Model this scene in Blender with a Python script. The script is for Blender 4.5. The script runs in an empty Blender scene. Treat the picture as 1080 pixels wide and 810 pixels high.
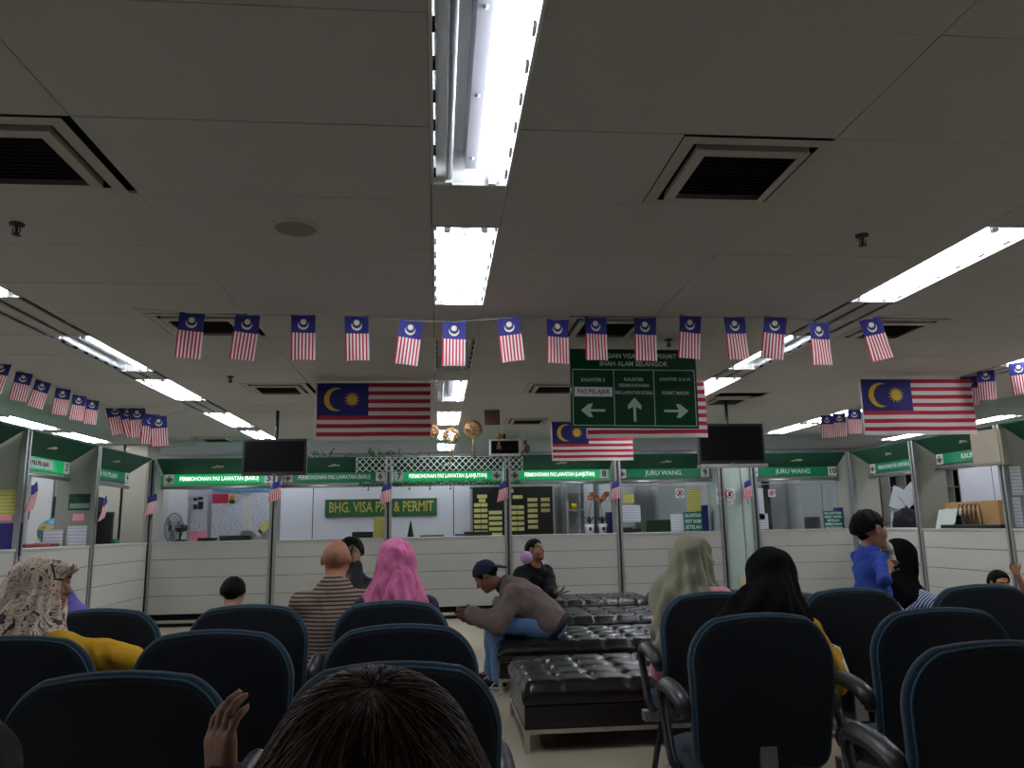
EXPO = 0.4; EMIT = 33.
import bpy, bmesh, math, random
import numpy as np
from mathutils import Vector, Matrix, Euler
random.seed(7); rng = np.random.default_rng(7)
PI = math.pi
SC = bpy.context.scene
COL = SC.collection
R = math.radians
# ------------------------------------------------------------------ camera
CH = 1.30; FPX = 820.0; ROLL = 0.019
_a = np.array([462-540, -(557-405), FPX]); _a /= np.linalg.norm(_a)
_h = np.array([1, ROLL, 0.]); _x = _h-_a*np.dot(_h, _a); _x /= np.linalg.norm(_x)
_z = np.cross(_x, _a); _z = _z if _z[1] > 0 else -_z
BS = np.array([_x, _a, _z])
def ray(px, py): return BS @ np.array([px-540, -(py-405), FPX])
def at(px, py, x=None, y=None, z=None):
    """world point seen at a photo pixel, at a known distance, side or height"""
    r = ray(px, py)
    t = y/r[1] if y is not None else (x/r[0] if x is not None else (z-CH)/r[2])
    return Vector((r[0]*t, r[1]*t, CH+r[2]*t))
cam = bpy.data.cameras.new('camera'); camo = bpy.data.objects.new('camera', cam); COL.objects.link(camo)
M = Matrix.Identity(4)
for i in range(3):
    M[i][0] = BS[i][0]; M[i][1] = BS[i][1]; M[i][2] = -BS[i][2]
M[2][3] = CH
camo.matrix_world = M
cam.sensor_width = 36; cam.sensor_fit = 'HORIZONTAL'; cam.lens = FPX/1080*36; cam.clip_start = .05
SC.camera = camo
# ------------------------------------------------------------------ materials
def S(r, g=None, b=None):
    if g is None: g = b = r
    f = lambda c: (c/255/12.92) if c/255 <= .04045 else ((c/255+.055)/1.055)**2.4
    return (f(r), f(g), f(b))
MATS = {}
def mat(name, col, rough=.6, metal=0., var=0., vs=6., bump=0., bs=60., emit=0., spec=.5, coat=0., sheen=0., ecol=None):
    if name in MATS: return MATS[name]
    m = bpy.data.materials.new(name); m.use_nodes = True
    nt = m.node_tree; b = nt.nodes['Principled BSDF']
    b.inputs['Base Color'].default_value = (*col, 1); b.inputs['Roughness'].default_value = rough
    b.inputs['Metallic'].default_value = metal; b.inputs['Specular IOR Level'].default_value = spec
    b.inputs['Coat Weight'].default_value = coat; b.inputs['Sheen Weight'].default_value = sheen
    tc = nt.nodes.new('ShaderNodeTexCoord')
    if var > 0:
        n = nt.nodes.new('ShaderNodeTexNoise'); n.inputs['Scale'].default_value = vs; n.inputs['Detail'].default_value = 5
        nt.links.new(tc.outputs['Object'], n.inputs['Vector'])
        mx = nt.nodes.new('ShaderNodeMix'); mx.data_type = 'RGBA'
        mx.inputs[6].default_value = (*[c*(1-var) for c in col], 1)
        mx.inputs[7].default_value = (*[min(1, c*(1+var)) for c in col], 1)
        nt.links.new(n.outputs['Fac'], mx.inputs[0]); nt.links.new(mx.outputs[2], b.inputs['Base Color'])
    if bump > 0:
        n = nt.nodes.new('ShaderNodeTexNoise'); n.inputs['Scale'].default_value = bs; n.inputs['Detail'].default_value = 4
        nt.links.new(tc.outputs['Object'], n.inputs['Vector'])
        bp = nt.nodes.new('ShaderNodeBump'); bp.inputs['Strength'].default_value = bump; bp.inputs['Distance'].default_value = .01
        nt.links.new(n.outputs['Fac'], bp.inputs['Height']); nt.links.new(bp.outputs['Normal'], b.inputs['Normal'])
    if emit > 0:
        b.inputs['Emission Color'].default_value = (*(ecol or col), 1); b.inputs['Emission Strength'].default_value = emit
    MATS[name] = m
    return m
def pattern(name, kind, cols, scale=(1, 1, 1), rough=.8, spec=.4, thr=.5, soft=.02, dist=0., detail=2., rot=(0, 0, 0), bump=0.):
    """two or three coloured procedural pattern: 'wave', 'noise', 'voronoi'"""
    if name in MATS: return MATS[name]
    m = bpy.data.materials.new(name); m.use_nodes = True
    nt = m.node_tree; b = nt.nodes['Principled BSDF']; b.inputs['Roughness'].default_value = rough; b.inputs['Specular IOR Level'].default_value = spec
    tc = nt.nodes.new('ShaderNodeTexCoord'); mp = nt.nodes.new('ShaderNodeMapping')
    mp.inputs['Scale'].default_value = scale; mp.inputs['Rotation'].default_value = rot
    nt.links.new(tc.outputs['Object'], mp.inputs['Vector'])
    if kind == 'wave':
        n = nt.nodes.new('ShaderNodeTexWave'); n.inputs['Scale'].default_value = 1; n.inputs['Distortion'].default_value = dist
        n.bands_direction = 'Z'; out = n.outputs['Fac']
    elif kind == 'voronoi':
        n = nt.nodes.new('ShaderNodeTexVoronoi'); n.inputs['Scale'].default_value = 1; out = n.outputs['Distance']
    else:
        n = nt.nodes.new('ShaderNodeTexNoise'); n.inputs['Scale'].default_value = 1; n.inputs['Detail'].default_value = detail
        n.inputs['Distortion'].default_value = dist; out = n.outputs['Fac']
    nt.links.new(mp.outputs['Vector'], n.inputs['Vector'])
    cr = nt.nodes.new('ShaderNodeValToRGB'); e = cr.color_ramp.elements
    pos = thr if isinstance(thr, (list, tuple)) else [thr]
    e[0].position = max(0, pos[0]-soft); e[0].color = (*cols[0], 1)
    e[1].position = min(1, pos[0]+soft); e[1].color = (*cols[1], 1)
    for p, c in zip(pos[1:], cols[2:]):
        x = e.new(max(0, p-soft)); x.color = (*cols[cols.index(c)-1], 1)
        x = e.new(min(1, p+soft)); x.color = (*c, 1)
    nt.links.new(out, cr.inputs['Fac']); nt.links.new(cr.outputs['Color'], b.inputs['Base Color'])
    if bump:
        bp = nt.nodes.new('ShaderNodeBump'); bp.inputs['Strength'].default_value = bump; bp.inputs['Distance'].default_value = .004
        nt.links.new(out, bp.inputs['Height']); nt.links.new(bp.outputs['Normal'], b.inputs['Normal'])
    MATS[name] = m
    return m
# ------------------------------------------------------------------ object helpers
def tag(o, label=None, cat=None, group=None, kind=None):
    if label: o['label'] = label
    if cat: o['category'] = cat
    if group: o['group'] = group
    if kind: o['kind'] = kind
    return o
def empty(name, loc=(0, 0, 0), rz=0., label=None, cat=None, group=None):
    o = bpy.data.objects.new(name, None); COL.objects.link(o); o.location = loc; o.rotation_euler = (0, 0, rz)
    o.empty_display_size = .1
    return tag(o, label, cat, group)
def link(name, me, mats, parent=None, loc=None, rot=None):
    o = bpy.data.objects.new(name, me); COL.objects.link(o)
    if not isinstance(mats, (list, tuple)): mats = [mats]
    for m in mats: me.materials.append(m)
    if parent: o.parent = parent
    if loc is not None: o.location = loc
    if rot is not None: o.rotation_euler = rot
    return o
class MB:
    """collects shapes into one mesh"""
    def __init__(s): s.v = []; s.f = []; s.mi = []; s.sm = []
    def add(s, vs, fs, mi=0, smooth=False):
        k = len(s.v); s.v += [tuple(v) for v in vs]
        for f in fs: s.f.append([i+k for i in f]); s.mi.append(mi); s.sm.append(smooth)
        return s
    def box(s, a, b, mi=0, T=None, ch=0.):
        x0, y0, z0 = a; x1, y1, z1 = b
        if ch > 0:
            bm = bmesh.new(); bmesh.ops.create_cube(bm, size=1)
            for v in bm.verts: v.co = Vector(((x0+x1)/2+v.co.x*(x1-x0), (y0+y1)/2+v.co.y*(y1-y0), (z0+z1)/2+v.co.z*(z1-z0)))
            bmesh.ops.bevel(bm, geom=bm.edges[:], offset=ch, segments=2, affect='EDGES', profile=.5)
            bm.verts.index_update()
            vs = [v.co.copy() for v in bm.verts]; fs = [[v.index for v in f.verts] for f in bm.faces]; bm.free()
        else:
            vs = [Vector(p) for p in ((x0,y0,z0),(x1,y0,z0),(x1,y1,z0),(x0,y1,z0),(x0,y0,z1),(x1,y0,z1),(x1,y1,z1),(x0,y1,z1))]
            fs = [(3,2,1,0),(4,5,6,7),(0,1,5,4),(1,2,6,5),(2,3,7,6),(3,0,4,7)]
        if T is not None: vs = [T @ v for v in vs]
        return s.add(vs, fs, mi)
    def tube(s, pts, r, n=8, mi=0, closed=False, flat=None, cap=True, up=(0, 0, 1)):
        """sweep of a round or flattened (flat=(a,b)) section along pts"""
        P = [Vector(p) for p in pts]; m = len(P); vs = []; fs = []
        rr = r if isinstance(r, (list, tuple)) else [r]*m
        prev = None
        for i in range(m):
            t = (P[(i+1) % m]-P[i-1]) if closed else (P[min(i+1, m-1)]-P[max(i-1, 0)])
            t.normalize()
            if prev is None:
                a = Vector(up) if abs(t.dot(Vector(up))) < .95 else Vector((1, 0, 0))
                u = t.cross(a).normalized()
            else:
                u = (prev-t*prev.dot(t)); u = u.normalized() if u.length > 1e-6 else t.orthogonal().normalized()
            prev = u; w = t.cross(u)
            fa, fb = flat if flat else (1, 1)
            for k in range(n):
                c = 2*PI*k/n; vs.append(P[i]+u*(rr[i]*fa*math.cos(c))+w*(rr[i]*fb*math.sin(c)))
        for i in range(m if closed else m-1):
            for k in range(n):
                fs.append((i*n+k, i*n+(k+1) % n, ((i+1) % m)*n+(k+1) % n, ((i+1) % m)*n+k))
        if cap and not closed: fs += [tuple(reversed(range(n))), tuple(range((m-1)*n, m*n))]
        return s.add(vs, fs, mi, n > 4)
    def lathe(s, prof, n=24, c=(0, 0, 0), mi=0, T=None):
        vs = []; fs = []
        for r, z in prof:
            for k in range(n):
                q = 2*PI*k/n; v = Vector((r*math.cos(q), r*math.sin(q), z))
                if T is not None: v = T @ v
                vs.append(v+Vector(c))
        for i in range(len(prof)-1):
            for k in range(n): fs.append((i*n+k, i*n+(k+1) % n, (i+1)*n+(k+1) % n, (i+1)*n+k))
        return s.add(vs, fs, mi, True)
    def sphere(s, c, r, n=12, mi=0, sc=(1, 1, 1)):
        prof = [(max(1e-4, math.sin(PI*i/n))*r, -math.cos(PI*i/n)*r) for i in range(n+1)]
        T = Matrix.Diagonal((sc[0], sc[1], sc[2])).to_3x3()
        return s.lathe(prof, n*2, c, mi, T)
    def poly(s, pts, y0, y1, mi=0):
        """prism of an (x,z) outline between y0 and y1"""
        n = len(pts); vs = [(p[0], y0, p[1]) for p in pts]+[(p[0], y1, p[1]) for p in pts]
        fs = [tuple(range(n)), tuple(reversed(range(n, 2*n)))]+[((i+1) % n, i, n+i, n+(i+1) % n) for i in range(n)]
        return s.add(vs, fs, mi)
    def build(s, name, mats, parent=None, loc=None, rot=None):
        me = bpy.data.meshes.new(name); me.from_pydata(s.v, [], s.f)
        me.polygons.foreach_set('material_index', s.mi); me.polygons.foreach_set('use_smooth', s.sm)
        me.update()
        return link(name, me, mats, parent, loc, rot)
def text(body, size, m, parent, loc, align='CENTER', rot=(PI/2, 0, 0), name='lettering', sx=1., bold=0., sp=1., fit=None):
    c = bpy.data.curves.new(name, 'FONT'); c.body = body; c.size = size; c.align_x = align; c.align_y = 'CENTER'
    c.extrude = .0008; c.offset = bold; c.resolution_u = 2; c.space_character = sp
    c.materials.append(m)
    t = bpy.data.objects.new(name, c); COL.objects.link(t)
    bpy.context.view_layer.update(); dg = bpy.context.evaluated_depsgraph_get()
    me = bpy.data.meshes.new_from_object(t.evaluated_get(dg)); me.name = name
    bpy.data.objects.remove(t); bpy.data.curves.remove(c)
    wd = max((v.co.x for v in me.vertices), default=0)-min((v.co.x for v in me.vertices), default=0)
    if fit and wd > 0: sx = min(sx, fit/wd)
    for v in me.vertices: v.co.x *= sx
    o = bpy.data.objects.new(name, me); COL.objects.link(o); o.parent = parent; o.location = loc; o.rotation_euler = rot
    if not me.materials: me.materials.append(m)
    return o
def kids(o): return [c for c in bpy.data.objects if c.parent == o]
def copy_tree(o, parent=None, cache={}):
    c = o.copy(); COL.objects.link(c)
    if parent: c.parent = parent
    for ch in o.children: copy_tree(ch, c)
    return c
ORD = 'first second third fourth fifth sixth seventh eighth ninth tenth eleventh twelfth thirteenth fourteenth fifteenth sixteenth'.split()
# common materials
m_metal = mat('grey_metal', S(150, 152, 150), .4, .6, .06, 8)
m_alu = mat('aluminium', S(185, 188, 188), .3, .85)
m_chrome = mat('chrome', S(205, 203, 195), .22, .9)
m_panel = mat('grey_panel', S(150, 150, 140), .6, 0, .04, 3)
m_counter = mat('counter_laminate', S(176, 176, 169), .55, 0, .04, 4)
m_black = mat('black_plastic', S(22, 22, 24), .42)
m_dark = mat('dark_void', S(12, 12, 12), .9)
m_void = mat('plenum', S(60, 60, 58), .9)
m_white = mat('white_paint', S(225, 226, 224), .5)
m_paper = mat('paper', S(215, 218, 222), .8)
m_hood = mat('hood_green', S(2, 74, 50), .5, 0, .08, 5)
m_sign = mat('sign_green', S(0, 128, 84), .4)
m_signlit = mat('sign_green_lit', S(0, 150, 84), .4, emit=.26, ecol=S(0, 190, 110))
m_letter = mat('sign_letter', S(215, 235, 225), .5)
m_letterlit = mat('sign_letter_lit', S(235, 250, 240), .5, emit=.8)
m_emb = mat('emblem_beige', S(190, 186, 168), .6)
m_ink = mat('ink', S(28, 28, 32), .7)
m_red = mat('flag_red', S(176, 24, 44), .75, 0, .08, 30); m_fwhite = mat('flag_white', S(222, 214, 214), .75, 0, .03, 20)
m_blue = mat('flag_blue', S(28, 30, 110), .75, 0, .08, 30); m_yel = mat('flag_yellow', S(215, 180, 40), .7)
m_pale = mat('flag_pale', S(212, 206, 176), .7)
m_string = mat('string', S(150, 150, 150), .8)
m_navyfile = mat('navy_plastic', S(20, 20, 100), .5)
m_notice_y = pattern('yellow_notice', 'wave', [S(205, 200, 112), S(168, 162, 88)], (1, 1, 9), thr=.8, soft=.1)
m_notice_w = pattern('white_notice', 'wave', [S(214, 220, 228), S(178, 184, 194)], (1, 1, 8), thr=.8, soft=.1)
m_notice_f = pattern('fine_notice', 'noise', [S(206, 208, 222), S(150, 152, 168)], (40, 40, 60), thr=.56, soft=.05)
m_pink = mat('pink_card', S(240, 150, 170), .7, 0, .1, 30)
m_teal_notice = mat('teal_notice', S(0, 92, 78), .5)
# ------------------------------------------------------------------ the room
ZC = 2.65
X0, X1, Y0, Y1 = -6.9, 9.6, -3.0, 14.2
m_floor = mat('floor_vinyl', S(188, 178, 154), .38, 0, .10, 1.3, .05, 4)
m_ceil = mat('ceiling_tile', S(203, 204, 205), .85, 0, .03, 2.0, .15, 140)
m_wall = mat('office_wall', S(196, 196, 200), .7, 0, .03, 2)
def setting(name, mb, m): return tag(mb.build(name, m), kind='structure')
setting('floor', MB().box((X0, Y0, -.1), (X1, Y1, 0)), m_floor)
# columns as strips (with lamps) and panels
SX = [-5.0, -2.53, .13, 2.72, 5.2, 7.7]; SW = .156
LAMPS = {0: [(-.6, .6, 3), (2.0, 3.2, 3), (5.4, 6.6, 3), (7.2, 8.4, 3), (9.3, 10.52, 3), (10.85, 12.1, 3), (12.5, 13.7, 3)],
         1: [(3.3, 4.54, 3), (5.46, 6.68, 2), (7.06, 8.2, 3), (9.1, 10.37, 3), (10.78, 12.0, 3), (12.5, 13.7, 3)],
         2: [(1.70, 2.92, 2), (3.36, 4.62, 3), (5.48, 6.66, 0), (7.12, 8.33, 2), (9.1, 10.3, 3), (10.85, 12.05, 3), (12.6, 13.8, 3)],
         3: [(3.24, 4.48, 3), (5.35, 6.59, 1), (7.0, 8.2, 3), (9.0, 10.2, 3), (10.75, 11.95, 3), (12.5, 13.7, 3)],
         4: [(-.6, .6, 3), (2.0, 3.2, 3), (5.3, 6.45, 3), (7.1, 8.3, 3), (9.1, 10.32, 3), (10.45, 11.6, 3), (12.5, 13.7, 3)],
         5: [(8.0, 9.2, 3), (9.7, 10.9, 3), (11.5, 12.7, 3)]}
VENTS = [(.87, 1.45, 2.48), (-1.83, -1.23, 2.48), (-1.83, -1.23, 4.88), (.87, 1.45, 4.88), (-1.83, -1.23, 7.28), (.87, 1.45, 7.28),
         (.87, 1.45, 9.68), (2.98, 3.52, 4.88), (2.98, 3.52, 8.1), (-3.55, -2.98, 11.5)]
ct = MB()
def tile(x0, x1, y0, y1, z=ZC, g=.0018):
    dz = random.uniform(-.0012, .0012)
    ct.box((x0+g, y0+g, z+dz), (x1-g, y1-g, z+.012+dz))
YS = [Y0]+[1.27+.6*k for k in range(-6, 22) if Y0 < 1.27+.6*k < Y1]+[Y1]
edges = [X0]
for i, c in enumerate(SX):
    a, b = c-SW, c+SW
    L = sorted(LAMPS[i]); cur = Y0
    for (s, e, k) in L+[(Y1, Y1, 0)]:
        if s-cur > .02:
            if i in (1, 3, 4) and cur > 2:      # slot diffusers run between these fittings
                tile(a+.035, a+.13, cur, s); tile(a+.165, b-.035, cur, s)
            else: tile(a, b, cur, s)
        cur = e
    edges += [a, b]
edges.append(X1)
for j in range(0, len(edges), 2):
    a, b = edges[j], edges[j+1]
    mid = (a+b)/2 if b-a > 1.5 else None
    cells = [(a, mid), (mid, b)] if mid else [(a, b)]
    for (p, q) in cells:
        for y0, y1 in zip(YS, YS[1:]):
            vv = [v for v in VENTS if v[0] < q-.1 and v[1] > p+.1 and y0 < v[2]+.3 < y1]
            if vv:
                v = vv[0]
                if v[0]-p > .05: tile(p, v[0], y0, y1)
                if q-v[1] > .05: tile(v[1], q, y0, y1)
            else: tile(p, q, y0, y1)
setting('ceiling', ct, m_ceil)
setting('ceiling_slab', MB().box((X0, Y0, ZC+.16), (X1, Y1, ZC+.3)), m_void)
setting('wall_left', MB().box((X0-.1, Y0, 0), (X0, Y1, ZC+.2)), m_wall)
setting('wall_right', MB().box((X1, Y0, 0), (X1+.1, Y1, ZC+.2)), m_wall)
wb = MB().box((X0, Y1, 0), (X1, Y1+.1, ZC+.2))
for x in np.arange(X0, X1, 1.22): wb.box((x, Y1-.012, .1), (x+1.212, Y1, 2.6))
setting('wall_back', wb, m_wall)
setting('wall_front', MB().box((X0, Y0-.1, 0), (X1, Y0, ZC+.2)), m_wall)
m_col = mat('column_paint', S(176, 172, 156), .6, 0, .03, 2)
cl = MB().box((-5.15, 12.35, 0), (-4.78, 12.9, ZC)); cl.box((-4.74, 12.35, 0), (-4.42, 12.9, ZC))
cl.box((-4.79, 12.4, 0), (-4.73, 12.8, ZC), 1)
setting('column_left', cl, [m_col, m_dark])
m_mint = mat('column_mint', S(176, 194, 186), .5, 0, .02, 2)
cr = MB().box((4.32, 11.72, 0), (4.86, 12.3, ZC)); cr.box((4.66, 11.708, 0), (4.672, 11.722, ZC), 1)
setting('column_right', cr, [m_mint, m_metal])
# ------------------------------------------------------------------ ceiling lights
m_tray = mat('lamp_tray', S(226, 228, 228), .45)
m_chan = mat('lamp_channel', S(150, 152, 160), .5)
m_tube_on = mat('tube_lit', (1, 1, 1), .4, emit=EMIT, ecol=(.93, .965, 1.04))
m_tube_off = mat('tube_unlit', S(168, 172, 180), .25)
m_cap = mat('lamp_holder', S(235, 235, 235), .5)
lampno = 0
def ceiling_lamp(i, y0, y1, k):
    c = SX[i]; L = y1-y0; w = SW-.006
    o = empty('ceiling_light', (c, (y0+y1)/2, ZC))
    h = L/2; t = .05
    b = MB()
    b.box((-w, -h, t+.045), (w, h, t+.05))
    b.add([(-w, -h, 0), (-w, h, 0), (-w+.02, h, t+.045), (-w+.02, -h, t+.045)], [(0, 1, 2, 3)])
    b.add([(w, -h, 0), (w, h, 0), (w-.02, h, t+.045), (w-.02, -h, t+.045)], [(3, 2, 1, 0)])
    for s in (-1, 1): b.add([(-w, s*h, 0), (w, s*h, 0), (w, s*(h-.1), t+.045), (-w, s*(h-.1), t+.045)], [(0, 1, 2, 3)])
    rim = MB()
    for s in (-1, 1):
        rim.box((s*w-.006, -h, -.004), (s*w+.006, h, .004)); rim.box((-w, s*h-.006, -.004), (w, s*h+.006, .004))
    rim.build('rim', m_tray, o)
    n = 7
    for q in range(n):
        yy = -h+.06+(L-.12)*q/(n-1)
        for s in (-1, 1):
            xx = s*(w-.007); b.box((xx-.0075, yy-.022, .010), (xx+.0075, yy+.022, .030), 1)
    b.build('tray', [m_tray, m_dark], o)
    ch = MB(); ch.add([(-.032, -h+.08, t+.045), (-.022, -h+.08, .03), (.022, -h+.08, .03), (.032, -h+.08, t+.045),
                       (-.032, h-.08, t+.045), (-.022, h-.08, .03), (.022, h-.08, .03), (.032, h-.08, t+.045)],
                      [(0, 1, 5, 4), (1, 2, 6, 5), (2, 3, 7, 6), (0, 3, 2, 1), (4, 5, 6, 7)])
    for q in (-.36, 0, .36): ch.lathe([(.0001, .024), (.008, .025), (.008, .031)], 10, (0, q*L, 0), 1)
    ch.build('channel', [m_chan, m_metal], o)
    for s, bit in ((-1, 1), (1, 2)):
        x = s*.085; on = k & bit
        tb = MB().tube([(x, -h+.045, .008), (x, h-.045, .008)], .013, 10)
        tb.build('fluorescent_tube', m_tube_on if on else m_tube_off, o)
        for e in (-1, 1): hd = MB(); hd.box((x-.014, e*(h-.035)-.012, -.014), (x+.014, e*(h-.035)+.012, .075)); hd.build('tube_holder', m_cap, o)
    return o
NM = {0: 'over the left office', 1: 'above the left chairs', 2: 'down the middle', 3: 'above the right chairs', 4: 'over the right counters', 5: 'over the right office'}
ST = {0: 'dark ceiling light with both tubes off', 1: 'recessed ceiling light with single lit tube', 2: 'ceiling light with one lit, one dead tube', 3: 'bright recessed ceiling light with two lit tubes'}
for i in LAMPS:
    for n, (a, b, k) in enumerate(LAMPS[i]):
        tag(ceiling_lamp(i, a, b, k), f'{ST[k]}, {ORD[n]} of the row {NM[i]}', 'ceiling light', 'recessed fluorescent lights')
# ------------------------------------------------------------------ vents, sprinklers, speaker
m_vent = mat('vent_frame', S(196, 195, 190), .6); m_louv = mat('louver', S(52, 50, 46), .6)
def vent(x0, x1, y0, label):
    w, d = x1-x0-.008, .59
    o = empty('ceiling_vent', ((x0+x1)/2, y0+.3-.0, ZC), 0, label, 'air vent', 'square ceiling air vents')
    def ring(a, b, za, zb, c, e):
        m = MB(); A = [(-a, -b), (a, -b), (a, b), (-a, b)]; B_ = [(-c, -e), (c, -e), (c, e), (-c, e)]
        m.add([(p[0], p[1], za) for p in A]+[(p[0], p[1], zb) for p in B_], [(i, (i+1) % 4, 4+(i+1) % 4, 4+i) for i in range(4)]); return m
    ring(w/2, d/2, 0, 0, w/2-.05, d/2-.05).build('frame', m_vent, o)
    MB().box((-w/2+.04, -d/2+.04, .1), (w/2-.04, d/2-.04, .11)).build('duct', m_dark, o)
    r = ring(w/2-.07, d/2-.07, -.012, -.018, w/2-.108, d/2-.108); r.add([(p[0], p[1], .02) for p in ((-w/2+.075, -d/2+.075), (w/2-.075, -d/2+.075), (w/2-.075, d/2-.075), (-w/2+.075, d/2-.075))]+[(p[0], p[1], -.012) for p in ((-w/2+.075, -d/2+.075), (w/2-.075, -d/2+.075), (w/2-.075, d/2-.075), (-w/2+.075, d/2-.075))], [(i, (i+1) % 4, 4+(i+1) % 4, 4+i) for i in range(4)])
    r.build('inner_frame', m_vent, o)
    l = MB(); n = 13
    for k in range(n):
        yy = -d/2+.115+(d-.23)*k/(n-1)
        l.box((-w/2+.1, -.011, -.001), (w/2-.1, .011, .001), 0, Matrix.Translation((0, yy, .004)) @ Matrix.Rotation(R(38), 4, 'X'))
    l.build('louvers', m_louv, o)
VL = ['square air vent nearest on the right of the first ceiling light', 'square air vent nearest at the left edge of the ceiling', 'air vent behind the left flags of the front string', 'air vent above the green direction sign',
      'air vent above the left national flag', 'air vent between the left national flag and the direction sign', 'distant air vent above the small display screen', 'air vent behind the right end of the front flag string',
      'air vent above the right television', 'small distant air vent above the left television']
for v, l in zip(VENTS, VL): vent(*v, l)
def sprinkler(p, label):
    o = empty('sprinkler', p, 0, label, 'sprinkler', 'ceiling sprinklers')
    MB().lathe([(.032, .008), (.03, -.008), (.012, -.012), (.0001, -.012)], 14).build('rosette', m_louv, o)
    b = MB().tube([(0, 0, -.01), (0, 0, -.045)], .007, 8); b.tube([(-.015, 0, -.02), (-.015, 0, -.04), (0, 0, -.05), (.015, 0, -.04), (.015, 0, -.02)], .003, 6)
    b.lathe([(.0001, -.05), (.02, -.051), (.02, -.054), (.0001, -.054)], 12); b.build('head', m_louv, o)
for q, l in [((18, 236), 'small dark sprinkler at the left by the nearest left vent'), ((909, 248), 'small dark sprinkler at the right by the nearest right lamp'), ((243, 397), 'sprinkler above the left television, beyond the front flags'),
             ((705, 358), 'sprinkler just above the green direction sign')]:
    p = at(*q, z=ZC); sprinkler((p.x, p.y, ZC), l)
p = at(312, 240, z=ZC); o = empty('ceiling_speaker', (p.x, p.y, ZC), 0, 'round flush ceiling speaker left of the middle lights', 'speaker')
MB().lathe([(.115, 0), (.112, -.008), (.09, -.008), (.09, 0)], 28).build('bezel', m_vent, o)
MB().lathe([(.092, -.004), (.05, -.007), (.0001, -.008)], 28).build('grille', mat('grille', S(150, 149, 146), .8, 0, .2, 300), o)
# ------------------------------------------------------------------ service counters
def crest(parent, x, z, y, s):
    m = MB()
    sh = [(-.32, .25), (.32, .25), (.32, -.1), (.18, -.38), (0, -.5), (-.18, -.38), (-.32, -.1)]
    m.poly([(x+a*s, z+b*s) for a, b in sh], y-.0015, y)
    m.poly([(x+.22*s*math.cos(q), z+.42*s+.1*s*math.sin(q)) for q in np.linspace(0, 2*PI, 12, endpoint=False)], y-.0015, y)
    for g in (-1, 1): m.poly([(x+g*a*s, z+b*s) for a, b in [(.38, -.35), (.55, -.1), (.5, .25), (.38, .1)]][::g], y-.0015, y)
    m.build('crest', mat('crest_dark', S(95, 78, 66), .7), parent)
def silhouette(parent, x, y, z, s, T):
    pts = [(-.9, -.25), (-.45, .1), (-.2, .2), (.05, .5), (.3, .42), (.45, .2), (.85, .3), (1., .1), (.7, -.05), (.8, -.3), (.4, -.2), (0, -.15), (-.4, -.3)]
    m = MB().poly([(a*s, b*s*.75) for a, b in reversed(pts)], -.004, 0)
    m.v = [tuple(T @ Vector(v)) for v in m.v]
    m.build('emblem', m_emb, parent)
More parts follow.
